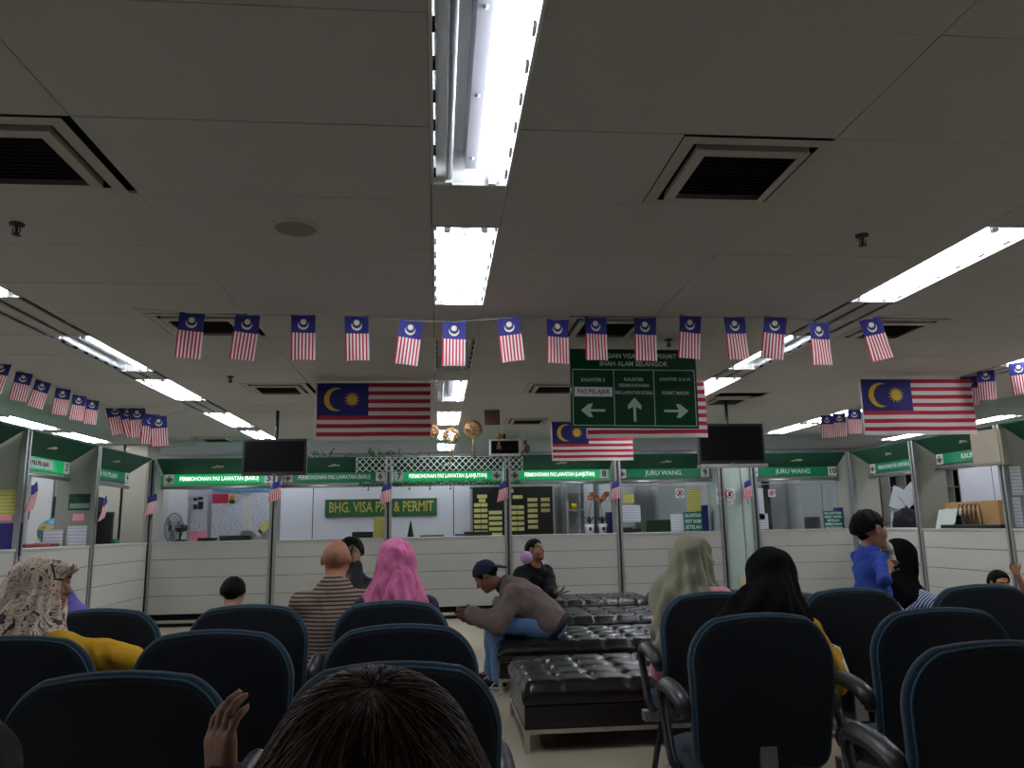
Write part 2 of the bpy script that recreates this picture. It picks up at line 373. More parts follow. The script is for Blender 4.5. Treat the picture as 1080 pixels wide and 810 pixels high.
def bay(loc, rz, W, no, title, label, num_left=False, lit=False, glass=False, post2=False, tsize=.085, num=True, paper=False, crest_on=True, cw=1.0, ends=(.02, .02)):
    sh = Matrix.Rotation(rz, 3, 'Z') @ Vector((-.05, 0, 0)); loc = Vector(loc)+sh
    o = empty('service_counter', loc, rz, label, 'counter', 'service counters around the hall')
    f = MB()
    for a, b in ((.18, .425), (.431, .676), (.682, .927), (.933, 1.15)): f.box((.10, 0, a), (W, .03, b), 0, None, .002)
    f.box((.09, .012, .18), (W-.002, .05, 1.15), 1); f.build('front_panel', [m_counter, m_dark], o)
    MB().box((.10, -.012, 1.15), (W-.002, .62, 1.175), 0, None, .003).build('worktop', m_counter, o)
    MB().box((.0, .1, 0), (W-.002, .14, .2)).build('kick_plate', m_dark, o)
    MB().box((.1, -.02, .055), (W-.002, .02, .1), 0, None, .006).build('foot_rail', m_chrome, o)
    def post(u):
        p = MB()
        for s in (-1, 1): p.box((u+s*.032-.018, -.02, 0), (u+s*.032+.018, .035, 2.36), 0, None, .004)
        p.box((u-.02, .0, 0), (u+.02, .03, 2.355), 1); p.build('post', [m_metal, m_black], o)
        MB().box((u-.018, .03, 1.175), (u+.018, .44, 2.35)).build('partition', m_panel, o)
    post(.05)
    if post2: post(W+.05)
    # hood
    h = MB(); a, b = .10, W
    h.add([(a, .0, 2.35), (b, .0, 2.35), (b, .30, 2.155), (a, .30, 2.155), (a, .0, 2.365), (b, .0, 2.365), (b, .32, 2.165), (a, .32, 2.165)],
          [(0, 3, 2, 1), (4, 5, 6, 7), (0, 1, 5, 4), (2, 3, 7, 6), (1, 2, 6, 5), (3, 0, 4, 7)])
    h.build('hood', m_hood, o)
    ang = math.atan2(.30, .195)
    T = Matrix.Translation((W/2, .14, 2.253)) @ Matrix.Rotation(R(-33), 4, 'X')
    T = Matrix.Translation((W/2+.05, .148, 2.25)) @ Matrix.Rotation(R(56.9), 4, 'X')
    silhouette(o, 0, 0, 0, .1, T)
    # sign box
    sb = MB().box((.10, .30, 2.015), (W-.002, .42, 2.155)); sg = sb.build('sign_box', m_signlit if lit else m_sign, o)
    u0, u1 = .19, W-.09
    un, uc = (u0, u1) if num_left else (u1, u0)
    if num:
        MB().box((un-.068, .292, 2.017), (un+.068, .302, 2.153)).build('number_plate', m_white, o)
        text(str(no), .13, m_ink, o, (un, .29, 2.085), name='number', bold=.003)
    if crest_on:
        MB().box((uc-.068, .292, 2.017), (uc+.068, .302, 2.153)).build('crest_plate', m_paper, o); crest(o, uc, 2.08, .291, .1)
    if paper:
        MB().box((.16, .292, 2.035), (W-.42, .299, 2.135)).build('paper_strip', m_paper, o)
        text(title, tsize, m_ink, o, (W/2-.13, .29, 2.085), sx=cw, bold=.001, fit=W-.66)
    else: text(title, tsize, m_letterlit if lit else m_letter, o, (W/2+.05, .297, 2.085), sx=cw, bold=.0022, fit=W-.58)
    rt = MB().tube([(.09, .3, 1.955), (W-.002, .3, 1.955)], .024, 12); rt.build('shutter_tube', m_alu, o)
    MB().box((.09, .36, 1.975), (W-.002, .40, 2.015)).build('shutter_box', m_white, o)
    if glass:
        g = bpy.data.materials.get('thin_glass')
        if not g:
            g = bpy.data.materials.new('thin_glass'); g.use_nodes = True; nt = g.node_tree; nt.nodes.clear()
            out = nt.nodes.new('ShaderNodeOutputMaterial'); mx = nt.nodes.new('ShaderNodeMixShader'); tr = nt.nodes.new('ShaderNodeBsdfTransparent'); gl = nt.nodes.new('ShaderNodeBsdfGlossy')
            tr.inputs[0].default_value = (.93, .96, .95, 1); gl.inputs['Roughness'].default_value = .02; mx.inputs[0].default_value = .06
            nt.links.new(tr.outputs[0], mx.inputs[1]); nt.links.new(gl.outputs[0], mx.inputs[2]); nt.links.new(mx.outputs[0], out.inputs[0])
        MB().box((.09, .345, 1.175), (W-.002, .351, 1.9)).build('glass_pane', g, o)
        MB().box((.09, .335, 1.885), (W-.002, .36, 1.90)).build('glass_rail', m_alu, o)
    return o
BX = [-4.1, -2.38, -.73, 1.04, 2.72, 4.34]
YB = 11.7
B = {}
B[5] = bay((BX[0], YB, 0), 0, BX[1]-BX[0], 5, 'PERMOHONAN PAS LAWATAN (BARU)', 'service counter numbered 5 with lit green sign, wall fan and notices behind', lit=True)
B[6] = bay((BX[1], YB, 0), 0, BX[2]-BX[1], 6, 'PERMOHONAN PAS LAWATAN (BARU)', 'service counter numbered 6 with unlit green sign, right of the left television')
B[7] = bay((BX[2], YB, 0), 0, BX[3]-BX[2], 7, 'PERMOHONAN PAS LAWATAN (LANJUTAN)', 'service counter numbered 7 with lit sign and white net over its hood', num_left=True, lit=True, cw=.92)
B[8] = bay((BX[3], YB, 0), 0, BX[4]-BX[3], 8, 'PERMOHONAN PAS LAWATAN (LANJUTAN)', 'service counter numbered 8 with potted orchids on its worktop', lit=True, cw=.9)
B[9] = bay((BX[4], YB, 0), 0, BX[5]-BX[4], 9, 'JURU WANG', 'glazed cashier counter numbered 9 marked juru wang, left of the mint column', glass=True, post2=True, tsize=.1)
B[10] = bay((4.86, YB, 0), 0, 1.58, 10, 'JURU WANG', 'glazed cashier counter numbered 10 marked juru wang, right of the mint column', glass=True, post2=True, tsize=.1)
LY = [11.7, 9.86, 8.2, 6.55, 4.9]
B[4] = bay((-4.1, LY[1], 0), PI/2, LY[0]-LY[1], 4, 'KAUNTER PAS PELAJAR', 'service counter numbered 4 in the left corner with an unlit sign', crest_on=False)
B[3] = bay((-4.1, LY[2], 0), PI/2, LY[1]-LY[2], 3, 'PERMOHONAN PAS PELAJAR', 'service counter numbered 3 with paper lettering over its green sign', crest_on=False, paper=True, lit=True, tsize=.075, cw=.9)
B[2] = bay((-4.1, LY[3], 0), PI/2, LY[2]-LY[3], 2, 'KAUNTER', 'service counter numbered 2 at the left edge beside a yellow notice', crest_on=False, lit=True)
RY = [11.7, 10.05, 8.38, 6.7]
B[11] = bay((6.44, RY[0], 0), -PI/2, RY[0]-RY[1], 11, 'PERMOHONAN PAS LAWATAN (LANJUTAN)', 'service counter in the right corner with pigeonhole shelves behind', num=False, cw=.75)
B[12] = bay((6.44, RY[1], 0), -PI/2, RY[1]-RY[2], 12, 'KAUNTER 12', 'service counter on the right with a cardboard box on its worktop', num=False, tsize=.09)
B[13] = bay((6.44, RY[2], 0), -PI/2, RY[2]-RY[3], 13, 'KAUNTER 13', 'service counter at the right edge beyond the wall loudspeaker', num=False, tsize=.09)
# ------------------------------------------------------------------ waiting chairs
m_fab = mat('teal_fabric', S(17, 52, 70), .95, 0, .25, 55, .5, 500, sheen=.25)
m_shell = mat('chair_back_fabric', S(6, 18, 30), .92, 0, .25, 60, .4, 500)
m_pipe = mat('chair_piping', S(44, 80, 98), .9, 0, .2, 80)
m_arm = mat('arm_plastic', S(34, 34, 38), .38, 0, .1, 30)
def outline(w, z0, z1, n=15):
    """rounded seat-back outline, wider at the top third, as (x,z) points"""
    pts = []
    def arc(cx, cz, rx, rz, a0, a1, m):
        for k in range(m+1):
            q = R(a0+(a1-a0)*k/m); pts.append((cx+rx*math.cos(q), cz+rz*math.sin(q)))
    h = w/2
    arc(h-.165, z1-.165, .165, .165, 0, 64, n)
    k = (h-.165+.165*math.cos(R(64)))
    for q in (.6, .2, -.2, -.6): pts.append((k*q, z1-.165+.165*math.sin(R(64))+.017*(1-q*q)))
    arc(-(h-.165), z1-.165, .165, .165, 116, 180, n)
    pts.append((-h+.004, (z0+z1)/2)); 
    arc(-(h-.075), z0+.06, .06, .06, 180, 270, 6)
    arc(h-.075, z0+.06, .06, .06, 270, 360, 6)
    pts.append((h-.004, (z0+z1)/2))
    return pts
BW, BZ0, BZ1 = .515, .43, .965
OUT = outline(BW, BZ0, BZ1)
def inset(pts, d):
    n = len(pts); res = []
    for i in range(n):
        a = Vector(pts[i-1]); b = Vector(pts[(i+1) % n]); t = (b-a).normalized(); nn = Vector((-t.y, t.x))
        res.append((pts[i][0]+nn.x*d, pts[i][1]+nn.y*d))
    return res
def backcurve(x, z, y):
    t = (z-BZ0)/(BZ1-BZ0)
    return (x, y-.10*(z-.45)-.035*math.sin(PI*t)*(1 if y > -9 else 0)+.45*x*x, z)
def loft(layers, cap_a=True, cap_b=True):
    m = MB(); n = len(OUT); vs = []; fs = []
    for d, y in layers:
        for x, z in inset(OUT, d): vs.append(backcurve(x, z, y))
    for l in range(len(layers)-1):
        for k in range(n): fs.append((l*n+k, l*n+(k+1) % n, (l+1)*n+(k+1) % n, (l+1)*n+k))
    for cap, l, rev in ((cap_a, 0, False), (cap_b, len(layers)-1, True)):
        if cap:
            cx, cz = 0, (BZ0+BZ1)/2; k0 = len(vs)
            ring = inset(OUT, layers[l][0]); 
            for s in (.66, .33):
                for x, z in ring: vs.append(backcurve(cx+(x-cx)*s, cz+(z-cz)*s, layers[l][1]))
            vs.append(backcurve(cx, cz, layers[l][1])); c = len(vs)-1
            chain = [l*n, k0, k0+n]
            for p, q in zip(chain, chain[1:]):
                for k in range(n):
                    f = (p+k, p+(k+1) % n, q+(k+1) % n, q+k); fs.append(f if rev else f[::-1])
            for k in range(n):
                f = (k0+n+k, k0+n+(k+1) % n, c); fs.append(f if rev else f[::-1])
    m.add(vs, fs, 0, True); return m
def make_chair():
    o = empty('waiting_chair', (0, 0, 0)); tag(o, 'x', 'chair', 'rows of teal fabric waiting chairs')
    # local +Y is the sitting direction; the shell is at the rear
    loft([(.018, -.013), (.008, -.012), (.003, -.004), (.004, .006)], True, False).build('back_shell', m_shell, o)
    loft([(.012, .003), (-.008, .006), (-.013, .016), (-.011, .030), (.003, .048), (.03, .064), (.07, .070)], False, True).build('backrest', m_fab, o)
    p = MB(); p.tube([backcurve(x, z, -.004) for x, z in inset(OUT, .001)], .0045, 6, closed=True); p.build('piping', m_pipe, o)
    s = MB(); n = 28; vs = []; fs = []
    def sq(a, b, e=3.2):
        return [(a*abs(math.cos(t))**(2/e)*(1 if math.cos(t) > 0 else -1), b*abs(math.sin(t))**(2/e)*(1 if math.sin(t) > 0 else -1)) for t in [2*PI*k/n for k in range(n)]]
    lay = [(.20, .20, .385), (.245, .235, .39), (.255, .245, .42), (.25, .24, .45), (.21, .20, .466), (.1, .1, .47)]
    for a, b, z in lay:
        for x, y in sq(a, b): vs.append((x, .27+y, z-.25*max(0, y-.12)**1.3))
    for l in range(len(lay)-1):
        for k in range(n): fs.append((l*n+k, l*n+(k+1) % n, (l+1)*n+(k+1) % n, (l+1)*n+k))
    fs += [tuple(reversed(range(n))), tuple(range((len(lay)-1)*n, len(lay)*n))]
    s.add(vs, fs, 0, True); s.build('seat', m_fab, o)
    for g in (-1, 1):
        x = g*.285; a = MB()
        P = [(x*.93, .17, .40), (x, .19, .43), (x, .245, .52), (x, .295, .62), (x, .285, .672), (x, .24, .692), (x, .13, .69), (x, .04, .672), (x*.97, .015, .645), (x*.93, .03, .62)]
        # smooth the path
        Q = [Vector(P[0])]
        for i in range(len(P)-1):
            p0, p1, p2, p3 = (Vector(P[max(0, min(len(P)-1, j))]) for j in (i-1, i, i+1, i+2))
            for t in (.25, .5, .75, 1): Q.append(.5*((2*p1)+(-p0+p2)*t+(2*p0-5*p1+4*p2-p3)*t*t+(-p0+3*p1-3*p2+p3)*t**3))
        a.tube(Q, [.026+.006*(q.z > .64) for q in Q], 10, flat=(1.0, .62)); a.build('armrest', m_arm, o)
    b = MB(); b.box((-.30, .24, .335), (.30, .30, .385), 0, None, .006); b.box((-.03, -.005, .36), (.03, .25, .382)); b.box((-.03, -.03, .36), (.03, -.012, .6)); b.build('under_beam', m_metal, o)
    for gx in (-1, 1):
        for gy, yy in ((-1, .05), (1, .49)):
            l = MB().tube([(gx*.2, .27, .345), (gx*.2, (yy+.27)/2, .19), (gx*.2, yy, .02)], .016, 8); l.lathe([(.0001, 0), (.026, 0), (.026, .016), (.016, .03)], 10, (gx*.2, yy, 0)); l.build('leg', m_black, o)
    return o
chair0 = make_chair(); chairs = {}
def put_chair(key, x, y, rz, label):
    o = chair0 if not chairs else copy_tree(chair0)
    o.location = (x, y, 0); o.rotation_euler = (0, 0, R(rz)); o['label'] = label; chairs[key] = o
def chair_at(key, px, py, rz, label, y=None):
    p = at(px, py, z=.965) if y is None else at(px, py, y=y)
    put_chair(key, p.x, p.y+.06, rz, label)
W1, W2, W3 = 2.02, 2.80, 3.72
for key, px, y, rz, label in [
    ('A1', 120, W1, 0, 'nearest waiting chair on the left, at the lower left corner of the photo'),
    ('A4', 414, W1, 0, 'waiting chair directly in front of the brown haired head in the foreground'),
    ('A2', 6, W2, 0, 'waiting chair at the left edge in front of the floral headscarf'),
    ('A3', 221, W2, 0, 'second row waiting chair just right of the outstretched yellow sleeve'),
    ('A5', 422, W2, 0, 'second row waiting chair between the brown haired head and the pink headscarf'),
    ('A6', 98, W3, 0, 'third row waiting chair behind the face of the woman in yellow at left'),
    ('A7', 258, W3, 0, 'third row waiting chair below the small dark head, left of the bald man'),
    ('A8', 412, W3, 0, 'third row waiting chair in which the pink headscarf woman sits'),
    ('B1', 1062, W1, -2, 'nearest waiting chair on the right, cut by the right edge'),
    ('B2', 808, W2, 0, 'waiting chair of the woman in black headscarf and yellow top'),
    ('B3', 1003, W2, -2, 'second row waiting chair right of the yellow elbow'),
    ('B4', 760, W3, 0, 'third row waiting chair of the woman in the olive headscarf'),
    ('B5', 908, W3, 0, 'third row waiting chair just below the boy in blue'),
    ('B6', 1050, W3, -2, 'third row waiting chair in front of the child at the right edge')]:
    chair_at(key, px, 700, rz, label, y)
# ------------------------------------------------------------------ black tufted benches
m_leather = mat('black_leather', S(17, 17, 20), .27, 0, .15, 20, .05, 60, spec=.5)
def make_bench(W, D, nx, ny):
    o = empty('ottoman_bench', (0, 0, 0)); tag(o, 'x', 'bench', 'black tufted leather benches')
    H0, H1 = .265, .40; m = MB(); NX, NY = nx*8, ny*8; vs = []; fs = []
    e = .03
    for j in range(NY+1):
        for i in range(NX+1):
            u, v = i/NX, j/NY; x, y = u*W, v*D
            ex = min(x, W-x); ey = min(y, D-y)
            z = H1-.05*(max(0, 1-ex/.05)**2.5)-.05*(max(0, 1-ey/.05)**2.5)
            cu, cv = u*nx, v*ny
            bx, by = abs(cu-round(cu)), abs(cv-round(cv))
            inner = (0 < round(cu) < nx) and (0 < round(cv) < ny)
            if inner: z -= .034*math.exp(-((bx*W/nx)**2+(by*D/ny)**2)/(2*.022**2))
            sx = .012*math.exp(-(bx*W/nx/.012)**2)*(0 < round(cu) < nx); sy = .012*math.exp(-(by*D/ny/.012)**2)*(0 < round(cv) < ny)
            z -= max(sx, sy)
            vs.append((x, y, z))
    for j in range(NY):
        for i in range(NX): k = j*(NX+1)+i; fs.append((k, k+1, k+NX+2, k+NX+1))
    bd = [i for i in range(NX+1)]+[j*(NX+1)+NX for j in range(1, NY+1)]+[NY*(NX+1)+i for i in range(NX-1, -1, -1)]+[j*(NX+1) for j in range(NY-1, 0, -1)]
    k0 = len(vs); n = len(bd)
    for dd, z in ((.010, .33), (.006, H0+.012), (-.004, H0)):
        for b in bd:
            x, y, _ = vs[b]; ox = -1 if x < 1e-6 else (1 if x > W-1e-6 else 0); oy = -1 if y < 1e-6 else (1 if y > D-1e-6 else 0)
            vs.append((x+ox*dd, y+oy*dd, z))
    prev = bd
    for l in range(3):
        cur = [k0+l*n+i for i in range(n)]
        for i in range(n): fs.append((prev[i], cur[i], cur[(i+1) % n], prev[(i+1) % n]))
        prev = cur
    m.add(vs, fs, 0, True); m.build('cushion', m_leather, o)
    MB().box((.004, .004, .13), (W-.004, D-.004, H0-.004), 0, None, .012).build('base_box', m_leather, o)
    f = MB()
    f.box((0, 0, .105), (W, .03, .13)); f.box((0, D-.03, .105), (W, D, .13)); f.box((0, .03, .105), (.03, D-.03, .13)); f.box((W-.03, .03, .105), (W, D-.03, .13))
    f.build('frame', m_chrome, o)
    for x in (0, W-.03):
        for y in (0, D-.03): MB().box((x, y, 0), (x+.03, y+.03, .105)).build('leg', m_chrome, o)
    return o
bench0 = make_bench(1.95, .96, 9, 4)
benches = []
def put_bench(x, y, label, rz=0):
    o = bench0 if not benches else copy_tree(bench0)
    o.location = (x, y, 0); o.rotation_euler = (0, 0, R(rz)); o['label'] = label; benches.append(o); return o
put_bench(.50, 4.80, 'nearest black tufted bench, partly behind the armrests at right')
put_bench(.47, 6.38, 'black tufted bench on which the man in the navy cap sits')
put_bench(.50, 8.00, 'black tufted bench under the man in the black jacket')
put_bench(.72, 9.72, 'farthest black tufted bench, nearest the counters at centre')
put_bench(2.80, 9.72, 'farthest black tufted bench, behind the olive headscarf')
put_bench(-1.95, 4.22, 'black tufted bench under the bald man in the striped shirt')
put_bench(2.50, 4.45, 'black tufted bench on which the boy in blue stands')
# ------------------------------------------------------------------ flags
def star(n, r0, r1, cx=0, cz=0, a0=PI/2):
    return [(cx+(r0 if k % 2 == 0 else r1)*math.cos(a0+PI*k/n), cz+(r0 if k % 2 == 0 else r1)*math.sin(a0+PI*k/n)) for k in range(2*n)]
def crescent(cx, cz, r, off, r2, ang=0, n=20):
    """crescent opening towards angle ang"""
    pts = []; d = off; ca = (d*d+r*r-r2*r2)/(2*d*r); a = math.acos(max(-1, min(1, ca)))
    for k in range(n+1): q = ang+a+(2*PI-2*a)*k/n; pts.append((cx+r*math.cos(q), cz+r*math.sin(q)))
    o = (cx+off*math.cos(ang), cz+off*math.sin(ang))
    e0 = math.atan2(pts[-1][1]-o[1], pts[-1][0]-o[0]); e1 = math.atan2(pts[0][1]-o[1], pts[0][0]-o[0])
    da = (e1-e0) % (2*PI); da = da-2*PI if da > 0 else da
    for k in range(1, n): q = e0+da*k/n; pts.append((o[0]+r2*math.cos(q), o[1]+r2*math.sin(q)))
    return pts
def decal(pts, f, m, name, parent, d=.0025, centre=None):
    """thin shape lying on both faces of the cloth f(x,z) -> y; a fan round a centre, or a strip between the two arcs of a crescent"""
    mb = MB(); n = len(pts)
    if centre: P = list(pts)+[centre]; fs = [(k, (k+1) % n, n) for k in range(n)]
    else:
        h = n//2; a = [pts[0]]+[pts[-k] for k in range(1, n-h)]; b = pts[1:h+1]; P = list(pts); k = n//2
        fs = [(0, 1, n-1)]+[(q, q+1, n-q-1, n-q) for q in range(1, k-1)]+([(k-1, k, k+1)] if n % 2 == 0 else [(k-1, k, k+1, k+2)] if k+2 < n and n-k+1 == k+2 else [(k-1, k, k+1)])
    for s in (-1, 1): mb.add([(p[0], f(*p)+s*d, p[1]) for p in P], fs)
    return mb.build(name, m, parent)
def cloth_grid(W, H, nx, nz, f, mi):
    mb = MB(); vs = [(W*i/nx, f(W*i/nx, -H*j/nz), -H*j/nz) for j in range(nz+1) for i in range(nx+1)]; 
    for j in range(nz):
        for i in range(nx):
            k = j*(nx+1)+i; mb.f.append([k, k+nx+1, k+nx+2, k+1]); mb.mi.append(mi(i/nx, j/nz)); mb.sm.append(True)
    mb.v = vs; return mb
def national_flag(p, W, H, label, ph, yaw=0, skewed=0.):
    o = empty('national_flag', p, yaw, label, 'flag', 'large hanging national flags')
    f = lambda x, z: .012*math.sin(x*9+ph+z*3)*(-z/H)+.003*math.sin(x*21+ph*2)*(-z/H)+skewed*(-z)
    g = cloth_grid(W, H, 40, 56, f, lambda u, v: (2 if (u < .45 and v < 8/14-.001) else (0 if int(v*14+1e-6) % 2 == 0 else 1)))
    cl = g.build('cloth', [m_red, m_fwhite, m_blue], o)
    cx, cz = W*.20, -H*(4/14)
    decal(crescent(cx-.035*W/1., cz, .105*W, .035*W, .0945*W, 0, 30), f, m_yel, 'crescent', o, .0065)
    decal(star(14, .072*W, .038*W, cx+.105*W, cz), f, m_yel, 'star', o, .0065, (cx+.105*W, cz))
    hb = MB().tube([(-.006, f(0, 0), .0), (-.006, f(0, -H), -H)], .007, 6); hb.build('hoist_tape', m_fwhite, o)
    s = MB()
    for x in (0, W): s.tube([(x, 0, 0), (x, 0, ZC-p[2]+.004)], .0015, 5)
    s.tube([(0, 0, 0), (W, 0, 0)], .003, 5); s.build('hanging_cord', m_string, o)
    return o
q = at(335, 403, y=7.15); national_flag((q.x, 7.15, q.z-.01), 1.03, .53, 'large national flag hanging at left, above the bald man', 0.3)
q = at(907, 399, y=6.9); national_flag((q.x, 6.9, q.z-.01), 1.11, .53, 'large national flag hanging at right, above the boy in blue', 2.1)
q = at(618, 402, y=7.1); national_flag((q.x, 7.1, q.z-.01), 1.15, .53, 'large national flag mostly hidden behind the green direction sign', 4.0)
q = at(582, 444, y=9.75); national_flag((q.x, 9.75, q.z-.01), 1.04, .50, 'large national flag farther back, low left of the direction sign', 1.2)
BFW, BFH = .145, .285
def make_bunting():
    o = empty('bunting_flag', (0, 0, 0)); tag(o, 'x', 'flag', 'small flags')
    f = lambda x, z: .006*math.sin(x*30+z*14)
    g = cloth_grid(BFW, BFH, 28, 20, f, lambda u, v: 2 if v < .36 else (0 if int(u*14+1e-6) % 2 == 0 else 1)); g.v = [(x-BFW/2, y, z) for x, y, z in g.v]
    g.build('cloth', [m_red, m_fwhite, m_blue], o)
    f2 = lambda x, z: f(x+BFW/2, z)
    decal(crescent(0, -.062, .032, .010, .0285, PI/2), f2, m_pale, 'crescent', o, .0018)
    decal(star(14, .021, .015, 0, -.044), f2, m_pale, 'star', o, .0018, (0, -.044))
    return o
bunt0 = make_bunting(); nb = [0]
def put_bunting(p, yaw, roll, label, group, s=1., pitch=0.):
    o = bunt0 if nb[0] == 0 else copy_tree(bunt0); nb[0] += 1
    o.location = p; o.rotation_euler = (R(pitch), R(roll), R(yaw)); o.scale = (s, s, s); o['label'] = label; o['group'] = group
def strand(pts, label, r=.0022):
    m = MB(); m.tube(pts, r, 5)
    for p in (pts[0], pts[-1]): m.tube([p, (p[0], p[1], ZC+.003)], r, 5)
    tag(m.build('bunting_string', m_string), label, 'string')
FB = [(203, 330, 3), (262, 332, 6), (320, 332, -1), (376, 333, -2), (434, 338, 7), (479, 339, 1), (536, 335, -5), (588, 337, 1), (628, 334, 0), (680, 335, 1), (728, 333, 5), (774, 334, -3), (818, 334, 9), (863, 340, -1), (917, 336, -12)]
pts = []
for n, (px, py, ro) in enumerate(FB):
    p = at(px, py, y=4.75); pts.append(p+Vector((0, .0, -.003)))
    put_bunting(p, random.uniform(-14, 14), ro, f'{ORD[n]} small flag from the left on the front bunting string', 'small flags on the front bunting string')
strand([Vector((pts[0].x-.35, 4.752, 2.645))]+pts+[Vector((pts[-1].x+.3, 4.752, 2.645))], 'front bunting string across the hall under the ceiling')
LB = [(3, 382, 12), (26, 393, 8), (46, 402, 12), (67, 410, 5), (84, 417, 4), (98, 422, 3)]
pts = []
for n, (px, py, ro) in enumerate(LB):
    p = at(px, py, x=-3.45); pts.append(p-Vector((0, 0, .003)))
    put_bunting(p, 38+random.uniform(-8, 8), ro, f'{ORD[n]} small flag, counted from the near end, on the left bunting string', 'small flags on the left bunting string', .86)
strand([Vector((-3.45, 4.6, 2.64))]+pts+[Vector((-3.45, 9.4, 2.62))], 'left bunting string running towards the back counters')
FB2 = [(120, 427, -14), (133, 429, -18), (144, 430, -8), (160, 437, 2), (167, 439, -6)]
pts = []
for n, (px, py, ro) in enumerate(FB2):
    p = at(px, py, y=8.75); pts.append(p-Vector((0, 0, .003)))
    put_bunting(p, 20, ro, f'{ORD[n]} small flag of the cluster in front of the left column', 'small flags by the left column', 1.15)
strand([Vector((pts[0].x-.25, 8.75, 2.63))]+pts+[Vector((pts[-1].x+.3, 8.75, 2.63))], 'short bunting string in front of the left column')
RB = [(1073, 382, -2), (1039, 390, 2), (1021, 397, 2)]
pts = []
for n, (px, py, ro) in enumerate(RB):
    p = at(px, py, x=5.1); pts.append(p-Vector((0, 0, .003)))
    put_bunting(p, -48, ro, f'{ORD[n]} small flag, counted from the near end, on the right bunting string', 'small flags on the right bunting string')
RB2 = [(901, 432, 4), (885, 436, 3), (872, 438, 3)]
for n, (px, py, ro) in enumerate(RB2):
    p = at(px, py, x=4.9); pts.append(p-Vector((0, 0, .003)))
    put_bunting(p, -35, ro, f'{ORD[n]} small flag, counted from the right, of those left of the right national flag', 'small flags on the right bunting string')
strand([Vector((5.12, 5.9, 2.62))]+pts+[Vector((4.9, 10.6, 2.62))], 'right bunting string running towards the back counters')
# little flags on sticks tied to the counter posts
def hand_flag(p, yaw, label, droop=1., fl=1):
    o = empty('hand_flag', p, R(yaw), label, 'flag', 'small stick flags on the counter posts')
    st = MB().tube([(0, 0, -.22), (0, -.03, .12)], .005, 6); st.build('stick', m_black, o)
    W_, H_ = .19, .27
    f = lambda x, z: -.035-.03*math.sin(x*20+1)+.02*math.sin(z*14)
    g = cloth_grid(W_, H_, 28, 14, f, lambda u, v: 2 if v < .30 else (0 if int(u*14+1e-6) % 2 == 0 else 1))
    g.v = [((x-W_/2)*(.62+1.1*min(.4, -z))*fl+.08*z*fl, y, z+.13+.25*(x-W_/2)) for x, y, z in g.v]
    g.build('cloth', [m_red, m_fwhite, m_blue], o)
    return o
for (px, py, wx, wy, yaw, lab) in [(292, 518, None, 11.62, 0, 'small stick flag on the post between counters 5 and 6'), (408, 520, None, 11.62, 0, 'small stick flag on the post between counters 6 and 7'),
                                  (531, 518, None, 11.62, 0, 'small stick flag on the post between counters 7 and 8'), (649, 517, None, 11.62, 0, 'small stick flag on the post between counters 8 and 9'),
                                  (788, 516, None, 11.62, 0, 'small stick flag on the post left of cashier counter 10'), (32, 524, -4.03, None, 70, 'small stick flag on the post between counters 2 and 3'),
                                  (107, 536, -4.03, None, 70, 'small stick flag on the post between counters 3 and 4'), (160, 532, None, 11.58, 30, 'small stick flag in the left corner by counter 5')]:
    hand_flag(at(px, py, x=wx, y=wy), yaw, lab)
# ------------------------------------------------------------------ direction sign
m_board = mat('sign_board_green', S(4, 62, 38), .09, spec=.7)
m_border = mat('sign_border', S(150, 172, 160), .5)
a = at(603, 451, y=5.6); b_ = at(733, 448, y=5.6); t = at(600, 368, y=5.6)
SWd, SHt = .95, .60
o = empty('direction_sign', (a.x-.005, 5.6, a.z), R(-3), 'green hanging direction sign with white arrows and counter names', 'sign'); o.rotation_euler = (R(-2), R(1.2), R(-3))
MB().box((0, 0, 0), (SWd, .02, SHt), 0, None, .003).build('board', m_board, o)
fr = MB()
for bx in [(.015, .015, SWd-.015, .021), (.015, .437, SWd-.015, .443), (.015, .015, .021, .443), (SWd-.021, .015, SWd-.015, .443), (.322, .015, .328, .443), (.622, .015, .628, .443)]:
    fr.box((bx[0], -.002, bx[1]), (bx[2], .0, bx[3]))
fr.build('border_lines', m_border, o)
ml = mat('sign_board_letter', S(176, 192, 184), .6)
text('BAHAGIAN VISA, PAS & PERMIT', .05, ml, o, (SWd/2, -.002, .545), sx=.95, bold=.0008)
text('SHAH ALAM SELANGOR', .05, ml, o, (SWd/2, -.002, .485), sx=.95, bold=.0008)
text('KAUNTER 3', .036, ml, o, (.17, -.002, .36), sx=.95, bold=.0006)
text('KAUNTER', .036, ml, o, (.475, -.002, .365), sx=.9, bold=.0006); text('PERMOHONAN', .036, ml, o, (.475, -.002, .32), sx=.9, bold=.0006); text('PAS LAWATAN SOSIAL', .036, ml, o, (.475, -.002, .265), sx=.76, bold=.0006)
text('KAUNTER 12 & 14', .034, ml, o, (.785, -.002, .37), sx=.85, bold=.0006); text('PERMIT MASUK', .036, ml, o, (.785, -.002, .265), sx=.85, bold=.0006)
MB().box((.03, -.004, .235), (.312, .0, .305)).build('white_label', m_paper, o)
text('PAS PELAJAR', .05, m_ink, o, (.171, -.005, .27), sx=.85, bold=.0005)
def arrow(cx, cz, ang):
    P = [(-.09, -.009), (.02, -.009), (.0, -.05), (.03, -.05), (.09, 0), (.03, .05), (.0, .05), (.02, .009), (-.09, .009)]
    c, s = math.cos(ang), math.sin(ang)
    m = MB(); m.poly([(cx+x*c-z*s, cz+x*s+z*c) for x, z in P], -.003, 0); m.build('arrow', mat('arrow_grey', S(165, 190, 178), .5), o)
arrow(.165, .13, PI); arrow(.475, .14, PI/2); arrow(.785, .13, 0)
s = MB()
for x in (.12, SWd-.12): s.tube([(x, .01, SHt-.01), (x, .01, ZC-a.z+.004)], .004, 6)
s.build('hanger', m_metal, o)
